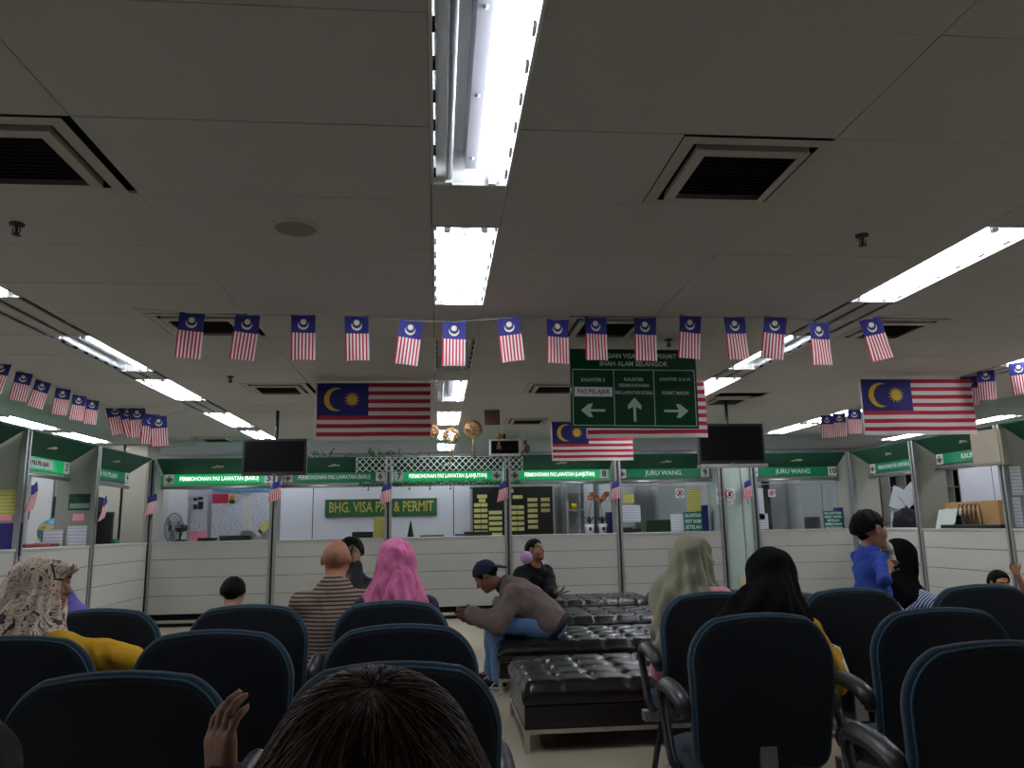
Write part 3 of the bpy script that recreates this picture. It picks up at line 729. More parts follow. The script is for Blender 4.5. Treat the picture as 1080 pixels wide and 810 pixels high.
# ------------------------------------------------------------------ screens
m_screen = mat('screen', S(5, 5, 7), .45, spec=.12)
def tv(x0, x1, z0, z1, y, label, yaw=0, silver=False, name='television'):
    W_, H_ = x1-x0, z1-z0
    o = empty(name, ((x0+x1)/2, y, (z0+z1)/2), R(yaw), label, 'television' if name == 'television' else 'display')
    MB().box((-W_/2, -.0, -H_/2), (W_/2, .06, H_/2), 0, None, .008).build('housing', mat('tv_light_bezel', S(178, 180, 178), .4) if silver else m_black, o)
    e = .028
    MB().box((-W_/2+e, -.003, -H_/2+e+.012), (W_/2-e, .001, H_/2-e)).build('screen', m_screen, o)
    if not silver: MB().box((-.03*W_, -.003, -H_/2+.01), (.03*W_, .0, -H_/2+.016)).build('logo_strip', m_metal, o)
    r = MB().tube([(0, .09, 0), (0, .09, ZC-(z0+z1)/2+.003)], .018, 10); r.box((-.12, .05, -.1), (.12, .1, .1)); r.build('ceiling_mount', m_black, o)
    return o
p, q = at(256, 463, y=8.9), at(323, 501, y=8.9); tv(p.x, q.x, q.z, p.z, 8.9, 'black television hanging from the ceiling above counter 5')
p, q = at(735, 447, y=8.4), at(808, 491, y=8.4); o = tv(p.x, q.x, q.z+.02, p.z, 8.4, 'black television hanging in front of the mint column')
MB().box((-.37, -.02, -.26), (.40, .12, -.225), 0, None, .004).build('shelf', m_alu, o)
p, q = at(516, 463, y=11.3), at(549, 481, y=11.3); o = tv(p.x, q.x, q.z, p.z, 11.3, 'small dark display in a pale frame above the post of counter 8', silver=True, name='queue_display')
p = at(1040, 472, x=6.3)
o = empty('wall_loudspeaker', p, R(-62), 'beige box loudspeaker fixed above the right counters', 'loudspeaker')
MB().box((-.17, 0, -.205), (.17, .17, .205), 0, None, .02).build('cabinet', mat('speaker_beige', S(176, 168, 150), .7, 0, .05, 40), o)
MB().box((-.15, -.012, -.185), (.15, .004, .185), 0, None, .01).build('front_grille', mat('speaker_grille', S(164, 156, 138), .85, 0, .12, 260), o)
MB().sphere((0, -.013, 0), .012, 8).build('badge', m_metal, o)
MB().tube([(0, .16, 0), (.02, .26, 0), (.02, .26, -.1)], .015, 8).build('bracket', m_metal, o)
# ------------------------------------------------------------------ people: smooth solids turned into one surface
def V(*a): return np.array(a, float)
def nrm(v): return v/np.linalg.norm(v)
class Pr:
    def __init__(s, f, lo, hi): s.f = f; s.lo = np.array(lo, float); s.hi = np.array(hi, float)
def rc(a, b, r1, r2):
    a, b = np.array(a, float), np.array(b, float); ab = b-a; L = max(1e-9, ab@ab)
    def f(P):
        t = np.clip(((P-a)@ab)/L, 0, 1); return np.linalg.norm(P-a-t[:, None]*ab, axis=1)-(r1+(r2-r1)*t)
    m = max(r1, r2); return Pr(f, np.minimum(a, b)-m, np.maximum(a, b)+m)
def el(c, r, Rm=None):
    c, r = np.array(c, float), np.array(r, float)
    def f(P):
        q = P-c
        if Rm is not None: q = q@Rm
        k0 = np.linalg.norm(q/r, axis=1); k1 = np.linalg.norm(q/(r*r), axis=1)
        return k0*(k0-1)/np.maximum(k1, 1e-9)
    m = r.max() if Rm is not None else r; return Pr(f, c-m, c+m)
def half(p, n):
    p, n = np.array(p, float), nrm(np.array(n, float)); return Pr(lambda P: (P-p)@n, (0, 0, 0), (0, 0, 0))   # inside where behind the plane
class Sol:
    def __init__(s): s.ops = []; s.lo = None; s.hi = None
    def u(s, p, k=.02):
        s.ops.append(('u', p.f, k)); s.lo = p.lo if s.lo is None else np.minimum(s.lo, p.lo); s.hi = p.hi if s.hi is None else np.maximum(s.hi, p.hi); return s
    def s_(s, p, k=.01): s.ops.append(('s', p.f, k)); return s
    def i(s, p, k=.01): s.ops.append(('i', p.f, k)); return s
    def d(s, f): s.ops.append(('d', f, 0)); return s
    def ev(s, P):
        d = None
        for o, f, k in s.ops:
            e = f(P)
            if o == 'u':
                if d is None: d = e
                else: h = np.clip(.5+.5*(d-e)/k, 0, 1); d = d*(1-h)+e*h-k*h*(1-h)
            elif o == 's': e = -e; h = np.clip(.5-.5*(d-e)/k, 0, 1); d = d*(1-h)+e*h+k*h*(1-h)
            elif o == 'i': h = np.clip(.5-.5*(d-e)/k, 0, 1); d = d*(1-h)+e*h+k*h*(1-h)
            else: d = d+e
        return d
    def mesh(s, name, h, m, parent, pad=.03):
        lo = s.lo-pad; n = np.ceil((s.hi+pad-lo)/h).astype(int)+1; B8 = 8
        nb = -(-n//B8); n = nb*B8
        D = np.empty(tuple(n), np.float32)
        bi = np.stack(np.meshgrid(*[np.arange(q) for q in nb], indexing='ij'), -1).reshape(-1, 3)
        cen = lo+(bi*B8+(B8-1)/2)*h; dc = np.concatenate([s.ev(c) for c in np.array_split(cen, max(1, len(cen)//60000+1))])
        act = np.abs(dc) < B8*h*1.05+.025
        Dv = D.reshape(nb[0], B8, nb[1], B8, nb[2], B8).transpose(0, 2, 4, 1, 3, 5)
        blk = np.empty((len(bi), B8, B8, B8), np.float32); blk[:] = dc[:, None, None, None]
        loc = np.stack(np.meshgrid(*[np.arange(B8)]*3, indexing='ij'), -1).reshape(-1, 3)
        ids = np.nonzero(act)[0]
        for ch in np.array_split(ids, max(1, len(ids)//120+1)):
            if len(ch) == 0: continue
            P = (lo+(bi[ch][:, None, :]*B8+loc[None])*h).reshape(-1, 3); blk[ch] = s.ev(P).reshape(len(ch), B8, B8, B8)
        D = blk.reshape(*nb, B8, B8, B8).transpose(0, 3, 1, 4, 2, 5).reshape(tuple(n))
        ins = D < 0
        c8 = [(i, j, k) for i in (0, 1) for j in (0, 1) for k in (0, 1)]
        sl = lambda A, i, j, k: A[i:A.shape[0]-1+i, j:A.shape[1]-1+j, k:A.shape[2]-1+k]
        cnt = sum(sl(ins, *c).astype(np.int8) for c in c8); mix = (cnt > 0) & (cnt < 8)
        cells = np.argwhere(mix); idx = np.full(mix.shape, -1, np.int64); idx[mix] = np.arange(len(cells))
        if len(cells) == 0: return None
        acc = np.zeros((len(cells), 3)); num = np.zeros(len(cells))
        for a in c8:
            for ax in range(3):
                if a[ax]: continue
                b = list(a); b[ax] = 1
                da = D[tuple((cells+a).T)]; db = D[tuple((cells+b).T)]; cr = (da < 0) != (db < 0)
                t = np.where(cr, da/np.where(cr, da-db, 1), 0); p = np.array(a, float)[None].repeat(len(cells), 0); p[:, ax] += t
                acc += p*cr[:, None]; num += cr
        vs = lo+(cells+acc/num[:, None])*h
        quads = []
        for ax in range(3):
            o1, o2 = (ax+1) % 3, (ax+2) % 3
            A = [slice(None)]*3; A[ax] = slice(0, -1); Bs = [slice(None)]*3; Bs[ax] = slice(1, None)
            x = ins[tuple(A)] != ins[tuple(Bs)]; E_ = np.argwhere(x)
            E_ = E_[(E_[:, o1] > 0) & (E_[:, o2] > 0) & (E_[:, o1] < n[o1]-1) & (E_[:, o2] < n[o2]-1)]
            fl = ins[tuple(E_.T)]
            q = []
            for d1, d2 in ((1, 1), (0, 1), (0, 0), (1, 0)):
                c = E_.copy(); c[:, o1] -= d1; c[:, o2] -= d2; q.append(idx[tuple(c.T)])
            q = np.stack(q, 1); q = np.where(fl[:, None], q, q[:, ::-1]); quads.append(q)
        q = np.concatenate(quads); q = q[(q >= 0).all(1)]
        me = bpy.data.meshes.new(name); me.vertices.add(len(vs)); me.vertices.foreach_set('co', vs.astype(np.float32).ravel())
        me.loops.add(len(q)*4); me.loops.foreach_set('vertex_index', q.astype(np.int32).ravel())
        me.polygons.add(len(q)); me.polygons.foreach_set('loop_start', np.arange(0, len(q)*4, 4, dtype=np.int32))
        me.polygons.foreach_set('use_smooth', np.ones(len(q), bool)); me.update(calc_edges=True); me.validate()
        return link(name, me, m, parent)
def rotm(yaw=0, pitch=0, roll=0):
    """yaw left+, pitch up+, roll towards the right shoulder+ (degrees)"""
    return np.array((Matrix.Rotation(R(yaw), 3, 'Z') @ Matrix.Rotation(R(pitch), 3, 'X') @ Matrix.Rotation(R(roll), 3, 'Y')))
def wrinkle(amp, f=28, ph=0., d=(.4, .3, 1.)):
    d = np.array(d)
    def g(P): 
        q = P*f; w = np.sin(q@d+1.6*np.sin(q[:, 0]*.45+ph)+1.2*np.sin(q[:, 1]*.6+2*ph)); w2 = np.sin(q[:, 2]*.8-q[:, 0]*.7+2*np.sin(q[:, 1]*.5+ph))
        return amp*(w*.6+.5*w2)
    return g
def ik(S_, W_, l1, l2, pole):
    v = W_-S_; L = np.linalg.norm(v)
    if L > (l1+l2)*.995: W_ = S_+v/L*(l1+l2)*.995; v = W_-S_; L = np.linalg.norm(v)
    u = v/L; a = (l1*l1-l2*l2+L*L)/(2*L); hh = math.sqrt(max(0, l1*l1-a*a)); p = np.array(pole, float); p = p-u*(p@u)
    return S_+u*a+nrm(p)*hh, W_
def hand_ops(sol, W_, d, n, side, curl, s=1., spread=1., th=1.):
    """palm, four fingers and a thumb; d finger direction, n palm normal, side +1 right hand"""
    d = nrm(np.array(d, float)); n = np.array(n, float); n = nrm(n-d*(n@d)); t = -np.cross(d, n)*side   # towards the thumb
    def bend(a): return d*math.cos(a)+n*math.sin(a)
    for off, L, r in ((.030, .070, .0085), (.010, .078, .0088), (-.011, .072, .0085), (-.030, .056, .0075)):
        b0 = W_+(t*off*.55+d*.02)*s; b1 = W_+(t*off+d*(.092-abs(off)*.25))*s
        sol.u(rc(b0, b1, .0155*s, .0115*s), .012*s)
        p = b1; fan = t*(off*2.2*spread)
        for k, (fr, a) in enumerate(((.45, curl*.55), (.32, curl*1.25), (.26, curl*1.8))):
            q = p+nrm(bend(R(a))+fan*.6)*L*fr*s; sol.u(rc(p, q, r*s*(1-.07*k), r*s*(.93-.09*k)), .004*s); p = q
    a0 = W_+(d*.022+t*.020)*s; a1 = a0+nrm(t*.75*th+d*.65+n*.30)*.045*s; a2 = a1+nrm(t*.35*th+d*.85+n*(.25+curl/90))*.034*s; a3 = a2+nrm(t*.1*th+d*.9+n*(.35+curl/70))*.026*s
    sol.u(rc(a0, a1, .0165*s, .011*s), .012*s).u(rc(a1, a2, .0105*s, .0095*s), .004*s).u(rc(a2, a3, .0095*s, .0075*s), .004*s)
SKINS = {}
def skin(nm, c): return mat('skin_'+nm, c, .5, 0, .08, 14, .08, 220)
def person(label, loc, rz, skinm, lean=4, side=0, head=(0, 0, 0), s=1., hs=1., seat=.46, group=None, L=None, Rr=None, knees=None, outfit=None, h=.008, hh=.0055, twist=0., stand=False, name='person', headoff=(0, 0, 0), legs=True, cat='person', upperonly=False):
    o = empty(name, loc, R(rz), label, cat, group)
    Rt = rotm(0, -lean, side); Rs = np.array(Matrix.Rotation(R(twist), 3, 'Z'))@Rt
    pel = V(0, 0, seat+.10*s); up = Rt@V(0, 0, 1)
    T = lambda x, y, z: pel+Rs@(V(x, y, z)*s)
    Cst = T(0, .0, .33); N = T(0, -.012, .505); Hd = np.array(rotm(*head)); HC = N+Rt@(V(0, .03, .03)*s)+Hd@(V(0, .015, .125)*s*hs)+np.array(headoff)
    sk = Sol()
    # torso
    tor = [(el(T(0, 0, .02), V(.165, .125, .13)*s, Rs), .05), (rc(T(0, .01, .05), T(0, .0, .25), .125*s, .135*s), .06), (el(T(0, .005, .31), V(.165, .115, .15)*s, Rs), .06),
           (rc(T(0, -.01, .43), T(.14, -.01, .395), .062*s, .056*s), .05), (rc(T(0, -.01, .43), T(-.14, -.01, .395), .062*s, .056*s), .05), (rc(T(0, -.015, .43), T(0, -.01, .50), .075*s, .055*s), .05)]
    for p, k in tor: sk.u(p, k*s)
    sk.u(rc(N-Rt@V(0, 0, .02), HC+Hd@(V(0, -.015, -.06)*s*hs), .055*s, .052*s*hs), .03*s)
    # head
    q = s*hs; H = lambda x, y, z: HC+Hd@(V(x, y, z)*q)
    E_ = lambda c, r: el(H(*c), V(*r)*q, Hd)
    for c, r, k in (((0, -.012, .03), (.074, .094, .088), .02), ((0, .032, -.045), (.057, .062, .072), .04), ((0, .068, -.095), (.024, .02, .018), .03), ((.036, .055, -.022), (.026, .025, .026), .03), ((-.036, .055, -.022), (.026, .025, .026), .03),
                    ((0, .074, .034), (.048, .016, .012), .02)): sk.u(E_(c, r), k*q)
    for g in (-1, 1): sk.s_(E_((g*.031, .094, .010), (.018, .014, .011)), .012*q)
    sk.u(rc(H(0, .086, .018), H(0, .112, -.026), .007*q, .012*q), .010*q)
    for g in (-1, 1): sk.u(E_((g*.011, .098, -.031), (.009, .011, .008)), .006*q)
    sk.u(E_((0, .088, -.053), (.024, .011, .006)), .006*q).u(E_((0, .086, -.066), (.020, .011, .007)), .005*q)
    for g in (-1, 1):
        sk.u(E_((g*.078, -.006, .004), (.009, .018, .031)), .008*q).s_(E_((g*.086, .0, .004), (.006, .010, .018)), .005*q)
    # arms
    arms = {}
    for nm, g, spec in (('L', -1, L), ('R', 1, Rr)):
        Sh = T(g*.178, -.012, .402)
        sp = dict(w=V(g*.11, .33, seat+.16), pole=V(g*.8, -.5, -.5), d=V(-g*.25, 1, -.35), n=V(0, -.25, -1), curl=22) if spec is None else spec
        El, W_ = ik(Sh, np.array(sp['w'], float), .285*s, .25*s, sp.get('pole', V(g*.6, -.3, -1)))
        arms[nm] = (Sh, El, W_, g)
        sk.u(rc(Sh, El, .047*s, .037*s), .03*s).u(rc(El, W_, .038*s, .025*s), .015*s)
        hand_ops(sk, W_, sp.get('d', W_-El), sp.get('n', V(0, 0, -1)), g, sp.get('curl', 25), s*sp.get('hscale', 1.), sp.get('spread', 1.), sp.get('th', 1.))
    # legs
    lg = {}
    for g in (-1, 1):
        hip = pel+V(g*.085, .02, -.02)*s
        if stand: kn = hip+V(g*.01, .02, -.40)*s; an = kn+V(0, -.02, -.36)*s; an[2] = max(an[2], loc[2]*0+.075*s)
        else:
            kk = knees[(g+1)//2] if knees else (g*.11, .43*s, seat+.07*s, g*.11, .42*s)
            kn = V(kk[0], kk[1], kk[2]); an = V(kk[3], kk[4], kk[5] if len(kk) > 5 else .085)
        lg[g] = (hip, kn, an)
        if legs:
            sk.u(rc(hip, kn, .082*s, .054*s), .05*s).u(rc(kn, an, .052*s, .036*s), .02*s)
            ft = nrm(V(kn[0]-hip[0], kn[1]-hip[1], 0)) if not stand else V(0, 1, 0)
            sk.u(rc(an, an+ft*.12*s+V(0, 0, -.045*s), .036*s, .026*s), .02*s)
    body = sk.mesh('body', hh, skinm, o)
    # eyes, brows, lips
    if not (outfit or {}).get('noface'):
        for g in (-1, 1):
            m = MB(); m.sphere(H(g*.031, .0735, .010), .0125*q, 8); m.build('eye', mat('eye_white', S(150, 146, 140), .4), o)
            m = MB(); m.sphere(H(g*.031, .0805, .010), .0064*q, 8); m.build('iris', mat('iris', S(24, 16, 12), .2), o)
            m = MB(); m.tube([H(g*.014, .0895, .029), H(g*.032, .0895, .034), H(g*.05, .076, .029)], [.0035*q, .004*q, .002*q], 6); m.build('eyebrow', mat('brow', S(26, 20, 18), .8), o)
        lp = Sol().u(E_((0, .0895, -.0545), (.023, .0115, .005)), .004).u(E_((0, .088, -.065), (.019, .0115, .006)), .004); lp.mesh('lips', .003, mat('lip', S(140, 78, 72), .45), o)
    o['_x'] = 0; del o['_x']
    K = dict(o=o, T=T, H=H, E=E_, HC=HC, Hd=Hd, Rs=Rs, Rt=Rt, N=N, pel=pel, arms=arms, legs=lg, s=s, q=q, seat=seat, loc=Vector(loc), rz=rz, h=h, hh=hh)
    return K
def shirt(K, m, sleeve='long', fat=.014, belly=.0, fold=.004, hem=-.06, name='shirt', neck=.075, ph=0., h=None, cuff=None, low=None):
    s = K['s']; T, Rs = K['T'], K['Rs']; so = Sol(); f = fat
    for p, k in [(el(T(0, 0, .02), V(.165+f, .125+f, .13+f)*s, Rs), .05), (rc(T(0, .01+belly*.4, .05), T(0, belly*.3, .25), (.125+f+belly*.5)*s, (.135+f+belly*.3)*s), .06), (el(T(0, .005, .31), V(.168+f, .115+f, .15+f)*s, Rs), .06),
                 (rc(T(0, -.01, .425), T(.142, -.01, .392), (.062+f*.8)*s, (.056+f*.8)*s), .05), (rc(T(0, -.01, .425), T(-.142, -.01, .392), (.062+f*.8)*s, (.056+f*.8)*s), .05), (rc(T(0, -.015, .43), T(0, -.012, .485), (.075+f)*s, (.058+f)*s), .05)]: so.u(p, k*s)
    for nm, (Sh, El, W_, g) in K['arms'].items():
        so.u(rc(Sh, El, (.048+f)*s, (.040+f)*s), .035*s)
        if sleeve == 'long': so.u(rc(El, W_-(W_-El)*.02, (.040+f)*s, (.030+f)*s), .02*s)
        elif sleeve == 'half': so.u(rc(El, El+(W_-El)*.15, (.042+f)*s, (.040+f)*s), .02*s)
    if fold:
        so.d(wrinkle(fold, 30/s, ph)); so.d(wrinkle(fold*.5, 62/s, ph+1, (1, .2, .5)))
    if sleeve in ('long', 'half'):
        pass
    elif sleeve == 'short':
        for nm, (Sh, El, W_, g) in K['arms'].items(): so.s_(rc(Sh+(El-Sh)*1.0, W_, .075*s, .07*s), .004)
    so.s_(rc(K['N']+K['Rt']@V(0, .03, -.005)*s, K['N']+K['Rt']@V(0, .05, .2)*s, neck*s*.9, neck*1.3*s), .006)
    so.i(half(T(0, 0, hem), -(Rs@V(0, 0, 1))), .004)
    return so.mesh(name, h or K['h'], m, K['o'])
def trousers(K, m, f=.016, name='trousers', fold=.004, cut=.06):
    s = K['s']; so = Sol(); so.u(el(K['T'](0, 0, .0), V(.17, .13, .13)*s, K['Rs']), .05)
    for g, (hip, kn, an) in K['legs'].items():
        so.u(rc(hip, kn, (.084+f)*s, (.056+f)*s), .05*s).u(rc(kn, an, (.055+f)*s, (.044+f)*s), .025*s)
    so.d(wrinkle(fold, 34/s, 2.)); return so.mesh(name, K['h'], m, K['o'])
def skirt(K, m, name='skirt'):
    s = K['s']; so = Sol(); so.u(el(K['T'](0, 0, .0), V(.19, .15, .13)*s, K['Rs']), .05); P = []
    for g, (hip, kn, an) in K['legs'].items():
        so.u(rc(hip, kn, .11*s, .09*s), .07*s).u(rc(kn, an+V(0, .02, -.03), .085*s, .10*s), .08*s); P.append((kn, an))
    so.u(rc((P[0][0]+P[1][0])/2, (P[0][1]+P[1][1])/2, .09*s, .11*s), .08*s).d(wrinkle(.008, 26/s, 1., (1., .6, .1)))
    so.i(half(V(0, 0, .045), V(0, 0, -1)), .004)
    return so.mesh(name, K['h'], m, K['o'])
def shoes(K, m, sole=None):
    s = K['s']
    for g, (hip, kn, an) in K['legs'].items():
        ft = nrm(V(kn[0]-hip[0], kn[1]-hip[1], 0)); z = an[2]-.085
        so = Sol().u(rc(an+V(0, 0, -.04)-ft*.02, an+ft*.13*s+V(0, 0, -.048), .045*s, .038*s), .02).u(rc(an+V(0, 0, -.04), an+V(0, 0, .0), .045*s, .046*s), .02); so.i(half(V(0, 0, z+.006), V(0, 0, -1)), .004)
        sh = so.mesh('shoe', .006, m, K['o'])
        if sole:
            t = Sol().u(rc(an+V(0, 0, -.075)-ft*.022, an+ft*.135*s+V(0, 0, -.075), .05*s, .043*s), .01); t.i(half(V(0, 0, z+.02), V(0, 0, 1)), .003).i(half(V(0, 0, z+.001), V(0, 0, -1)), .003); t.mesh('sole', .005, sole, sh)
            x = MB(); sd = V(-ft[1], ft[0], 0)
            for e in (-1, 1):
                w = [an+ft*.14*s*u_+sd*e*(.047-.006*u_)+V(0, 0, -.055+.022*math.sin(u_*7)) for u_ in np.linspace(-.15, .9, 10)]; x.tube(w, .0045, 6)
            x.build('side_stripe', sole, sh)
def hair(K, m, kind='short', line=.72, off=.003, th=.012, ph=0., rough=.003):
    """short hair: a layer over the skull that thins out to nothing at the hairline"""
    q = K['q']; so = Sol(); E_, HC, Hd = K['E'], K['HC'], K['Hd']
    so.u(E_((0, -.012, .03), (.075, .095, .089)), .02).u(E_((0, -.034, -.005), (.067, .070, .075)), .03)
    def g(P):
        r = (P-HC)@Hd/q; x, y, z = r[:, 0], r[:, 1], r[:, 2]
        lim = off+line*y+.006*np.sin(x*140+ph)
        side = np.clip((np.abs(x)-.045)/.02, 0, 1); ear = np.exp(-((y+.004)/.026)**2); sb = np.exp(-((y-.04)/.013)**2)
        lim = np.maximum(lim, side*ear*.034-.03*(1-side*ear))-side*sb*.045
        t = np.clip((z-lim)/.02, 0, 1); t = t*t*(3-2*t)
        return -(th*(t+.25*t*np.clip(z/.1, 0, 1))-.016*(1-t))*q+rough*t*q*(np.sin(x*160+y*40+3*np.sin(z*60+ph))*.5+np.sin(y*130+x*70+2*np.sin(x*50))*.5)
    so.d(g)
    return so.mesh('hair', K['hh'], m, K['o'])
def hijab(K, m, drape=.22, spread=.15, fold=.007, ph=0., face=(.058, .06, .082), back=.0, front=.0, under=None, h=None, peak=0., fz=-.025, name='headscarf', asym=0., tail=None):
    """cloth round the head, gathered under the chin, falling over shoulders, chest and back"""
    s, q = K['s'], K['q']; so = Sol(); E_, H, T, Hd, Rs = K['E'], K['H'], K['T'], K['Hd'], K['Rs']
    so.u(E_((0, -.012, .034), (.09, .112, .103)), .02).u(E_((0, .03, -.05), (.078, .078, .085)), .05)
    if peak: so.u(E_((0, .085, .075), (.05, .04+peak, .022)), .03)
    so.u(rc(H(0, -.03, -.02), K['N'], .088*q, .09*s), .06)
    so.u(rc(K['N'], T(0, .0, .42), .10*s, .13*s), .07)
    so.u(rc(T(-spread*.6, -.01, .40), T(spread*.6, -.01, .40), .105*s, .105*s), .07)
    if front: so.u(rc(K['N']+Rs@V(0, .05, -.03), T(0, .10, .42-front), .08*s, .10*s), .07)
    so.u(rc(T(0, -.04, .42), T(0, -.03, .42-drape), .12*s, .125*s), .07)
    if back: so.u(rc(H(0, -.06, -.0), T(0, -.08, .42-back), .085*q, .13*s), .07)
    if tail:
        for a, b, r1, r2 in tail: so.u(rc(a, b, r1, r2), .05)
    c = K['N']
    def fd(P):
        r_ = (P-c)@Rs; a = np.arctan2(r_[:, 0], r_[:, 1]+1e-6); z = r_[:, 2]; w = np.clip((.22-z)/.3, .12, 1.)
        v = np.sin(a*9+z*7+2.2*np.sin(z*9+ph)+ph)+.7*np.sin(a*15-z*12+ph*2+1.5*np.sin(a*2+ph))
        return fold*w*v*.6
    so.d(fd); so.d(wrinkle(fold*.35, 45, ph, (.3, .3, 1)))
    so.s_(E_((0, .135, fz), (face[0]+.004, face[1]+.045, face[2]+.006)), .008)
    so.i(half(T(0, 0, .42-drape-.1), -(Rs@V(0, 0, 1))), .004)
    ob = so.mesh(name, h or K['hh'], m, K['o'])
    if under:
        u = Sol().u(E_((0, -.008, .032), (.083, .104, .096)), .02); u.s_(E_((0, .14, fz-.012), (face[0], face[1]+.04, face[2]+.002)), .008); u.i(half(H(0, -.0, -.06), -(Hd@V(0, 0, 1))), .004); u.mesh('undercap', K['hh'], under, K['o'])
    return ob
def loc_of(K_loc, rz, w):
    """world point -> the person's own axes"""
    d = Vector(w)-Vector(K_loc); a = R(-rz); return V(d.x*math.cos(a)-d.y*math.sin(a), d.x*math.sin(a)+d.y*math.cos(a), d.z)
def ldir(rz, w): a = R(-rz); return V(w[0]*math.cos(a)-w[1]*math.sin(a), w[0]*math.sin(a)+w[1]*math.cos(a), w[2])
def phone(p, rot, m, label, sc=1., white=False):
    o = empty('phone', p, 0, label, 'phone'); o.rotation_euler = [R(a) for a in rot]
    MB().box((-.037*sc, -.0045, -.075*sc), (.037*sc, .0045, .075*sc), 0, None, .003).build('case', m, o)
    MB().box((-.033*sc, .004, -.068*sc), (.033*sc, .0055, .068*sc)).build('screen', m_screen, o)
    MB().box((-.028*sc, -.006, .05*sc), (-.012*sc, -.0045, .066*sc)).build('camera_bump', m_black, o)
    return o
# ------------------------------------------------------------------ the people in the hall
sk_tan = skin('tan', S(150, 104, 80)); sk_dk = skin('brown', S(128, 84, 62)); sk_lt = skin('light', S(184, 134, 108))
m_hairb = pattern('black_hair', 'noise', [S(7, 6, 6), S(20, 18, 17)], (60, 60, 14), .6, thr=.55, soft=.15, spec=.1)
def sitl(px, py, y, seat, s, rz=0, mx=60):
    """like sit, for a known body size: bends the torso until the head is low enough"""
    p = at(px, py, y=y); c = ((p.z-seat)/s-.225)/.535; lean = math.degrees(math.acos(max(math.cos(R(mx)), min(.999, c))))
    return sit(px, py, y, seat, lean, rz, s=s)[0], lean
def sit(px, py, y, seat, lean=4, rz=0, smin=.6, smax=1.12, k=None, s=None):
    """seat position and size of a person whose head centre shows at a pixel and distance"""
    p = at(px, py, y=y); ln = R(lean); s = s or max(smin, min(smax, (p.z-seat)/(.225+.535*math.cos(ln))))
    off = s*(.535*math.sin(ln)+.03); a = R(rz)
    return (p.x+math.sin(a)*off, p.y-math.cos(a)*off, 0), s
def wl(K_loc, rz, px, py, y): return loc_of(K_loc, rz, at(px, py, y=y))
# bald man
loc, s = sit(354, 591, 4.56, .41, 6)
K = person('bald person in a brown striped shirt seated with back to us', loc, 0, skin('bald', S(160, 108, 82)), 6, 0, (0, -4, 0), s*1.04, 1.0, .41, headoff=(0, .01, -.03))
st = pattern('brown_stripes', 'wave', [S(140, 122, 108), S(34, 30, 30)], (1.2, 1.2, 15.5), .9, thr=.66, soft=.12, dist=.6)
shirt(K, st, 'long', .02, .05, .005, -.10, 'striped_shirt', .07); trousers(K, mat('dark_trouser', S(30, 30, 34), .9)); shoes(K, m_black)
# person behind him, on the phone
loc, s = sit(371, 584, 6.0, .41, 8, 165)
rz = 165
K = person('dark haired person holding a phone to the ear, half hidden behind the bald man', loc, rz, sk_tan, 8, 0, (-25, -6, 0), s, 1., .41,
           L=dict(w=wl(loc, rz, 376, 596, 5.84), pole=V(-.15, .3, -1), d=V(.1, -.1, 1), n=V(.8, -.5, 0), curl=35))
shirt(K, mat('charcoal_shirt', S(40, 42, 48), .9, 0, .1, 30)); trousers(K, mat('dark_trouser', (0, 0, 0))); hair(K, m_hairb, line=.6, off=.012, th=.016); shoes(K, m_black)
W_ = K['arms']['L'][2]; pw = K['o'].matrix_basis @ Vector(W_); 
a_ = R(rz); ph0 = Vector((loc[0], loc[1], 0))+Vector((W_[0]*math.cos(a_)-W_[1]*math.sin(a_), W_[0]*math.sin(a_)+W_[1]*math.cos(a_), W_[2]))
phone(ph0+Vector((-.03, -.0, .07)), (0, 10, 80), m_black, 'dark phone held to the ear of the person behind the bald man')
# pink headscarf
loc, s = sit(418, 592, 4.1, .47, 8)
K = person('person in a pink marbled headscarf seated with back to us', loc, 0, sk_lt, 8, 0, (0, -6, 0), s, 1.0, .47)
shirt(K, mat('navy_blouse', S(34, 38, 66), .85, 0, .2, 40), 'long', .016); skirt(K, mat('navy_blouse', (0, 0, 0))); shoes(K, m_black)
pk = pattern('pink_marble', 'noise', [S(186, 84, 132), S(216, 120, 164), S(160, 52, 108)], (9, 9, 5), .85, thr=[.42, .62], soft=.10, dist=1.2)
hijab(K, pk, .20, .16, .012, .4, back=.16)
# navy cap man on the bench
rz = 82
loc, s = sit(529, 607, 6.80, .385, 52, rz, smax=1.06)
s = 1.0
K = person('person in a navy cap and grey brown jacket bent over a phone', loc, rz, sk_dk, 50, 0, (0, -38, 0), s, 1.02, .385,
           L=dict(w=wl(loc, rz, 497, 648, 6.66), pole=V(-.5, -.2, -1), d=V(.15, 1, .2), n=V(.8, 0, .5), curl=45),
           Rr=dict(w=wl(loc, rz, 498, 650, 6.84), pole=V(.5, -.2, -1), d=V(-.15, 1, .1), n=V(-.8, 0, .5), curl=45),
           knees=((-.13, .46, .50, -.12, .44), (.13, .50, .50, .14, .52)), headoff=(0, .03, -.02))
jk = mat('taupe_jacket', S(112, 98, 92), .8, 0, .08, 20, .2, 30)
shirt(K, jk, 'long', .036, .0, .007, -.07, 'jacket', .07, 1.3)
lw = Sol().u(el(K['T'](0, 0, -.05), V(.212, .175, .055)*s, K['Rs']), .02); lw.mesh('jacket_hem', .008, m_ink, K['o'])
for nm, (Sh, El, Wq, g) in K['arms'].items():
    c = Sol().u(rc(El+(Wq-El)*.8, El+(Wq-El)*.97, .044, .038), .01); c.mesh('cuff', .006, m_ink, K['o'])
cl_ = Sol().u(rc(K['T'](0, .0, .44), K['T'](0, .01, .515), .082*s, .072*s), .01); cl_.mesh('collar', .007, m_ink, K['o'])
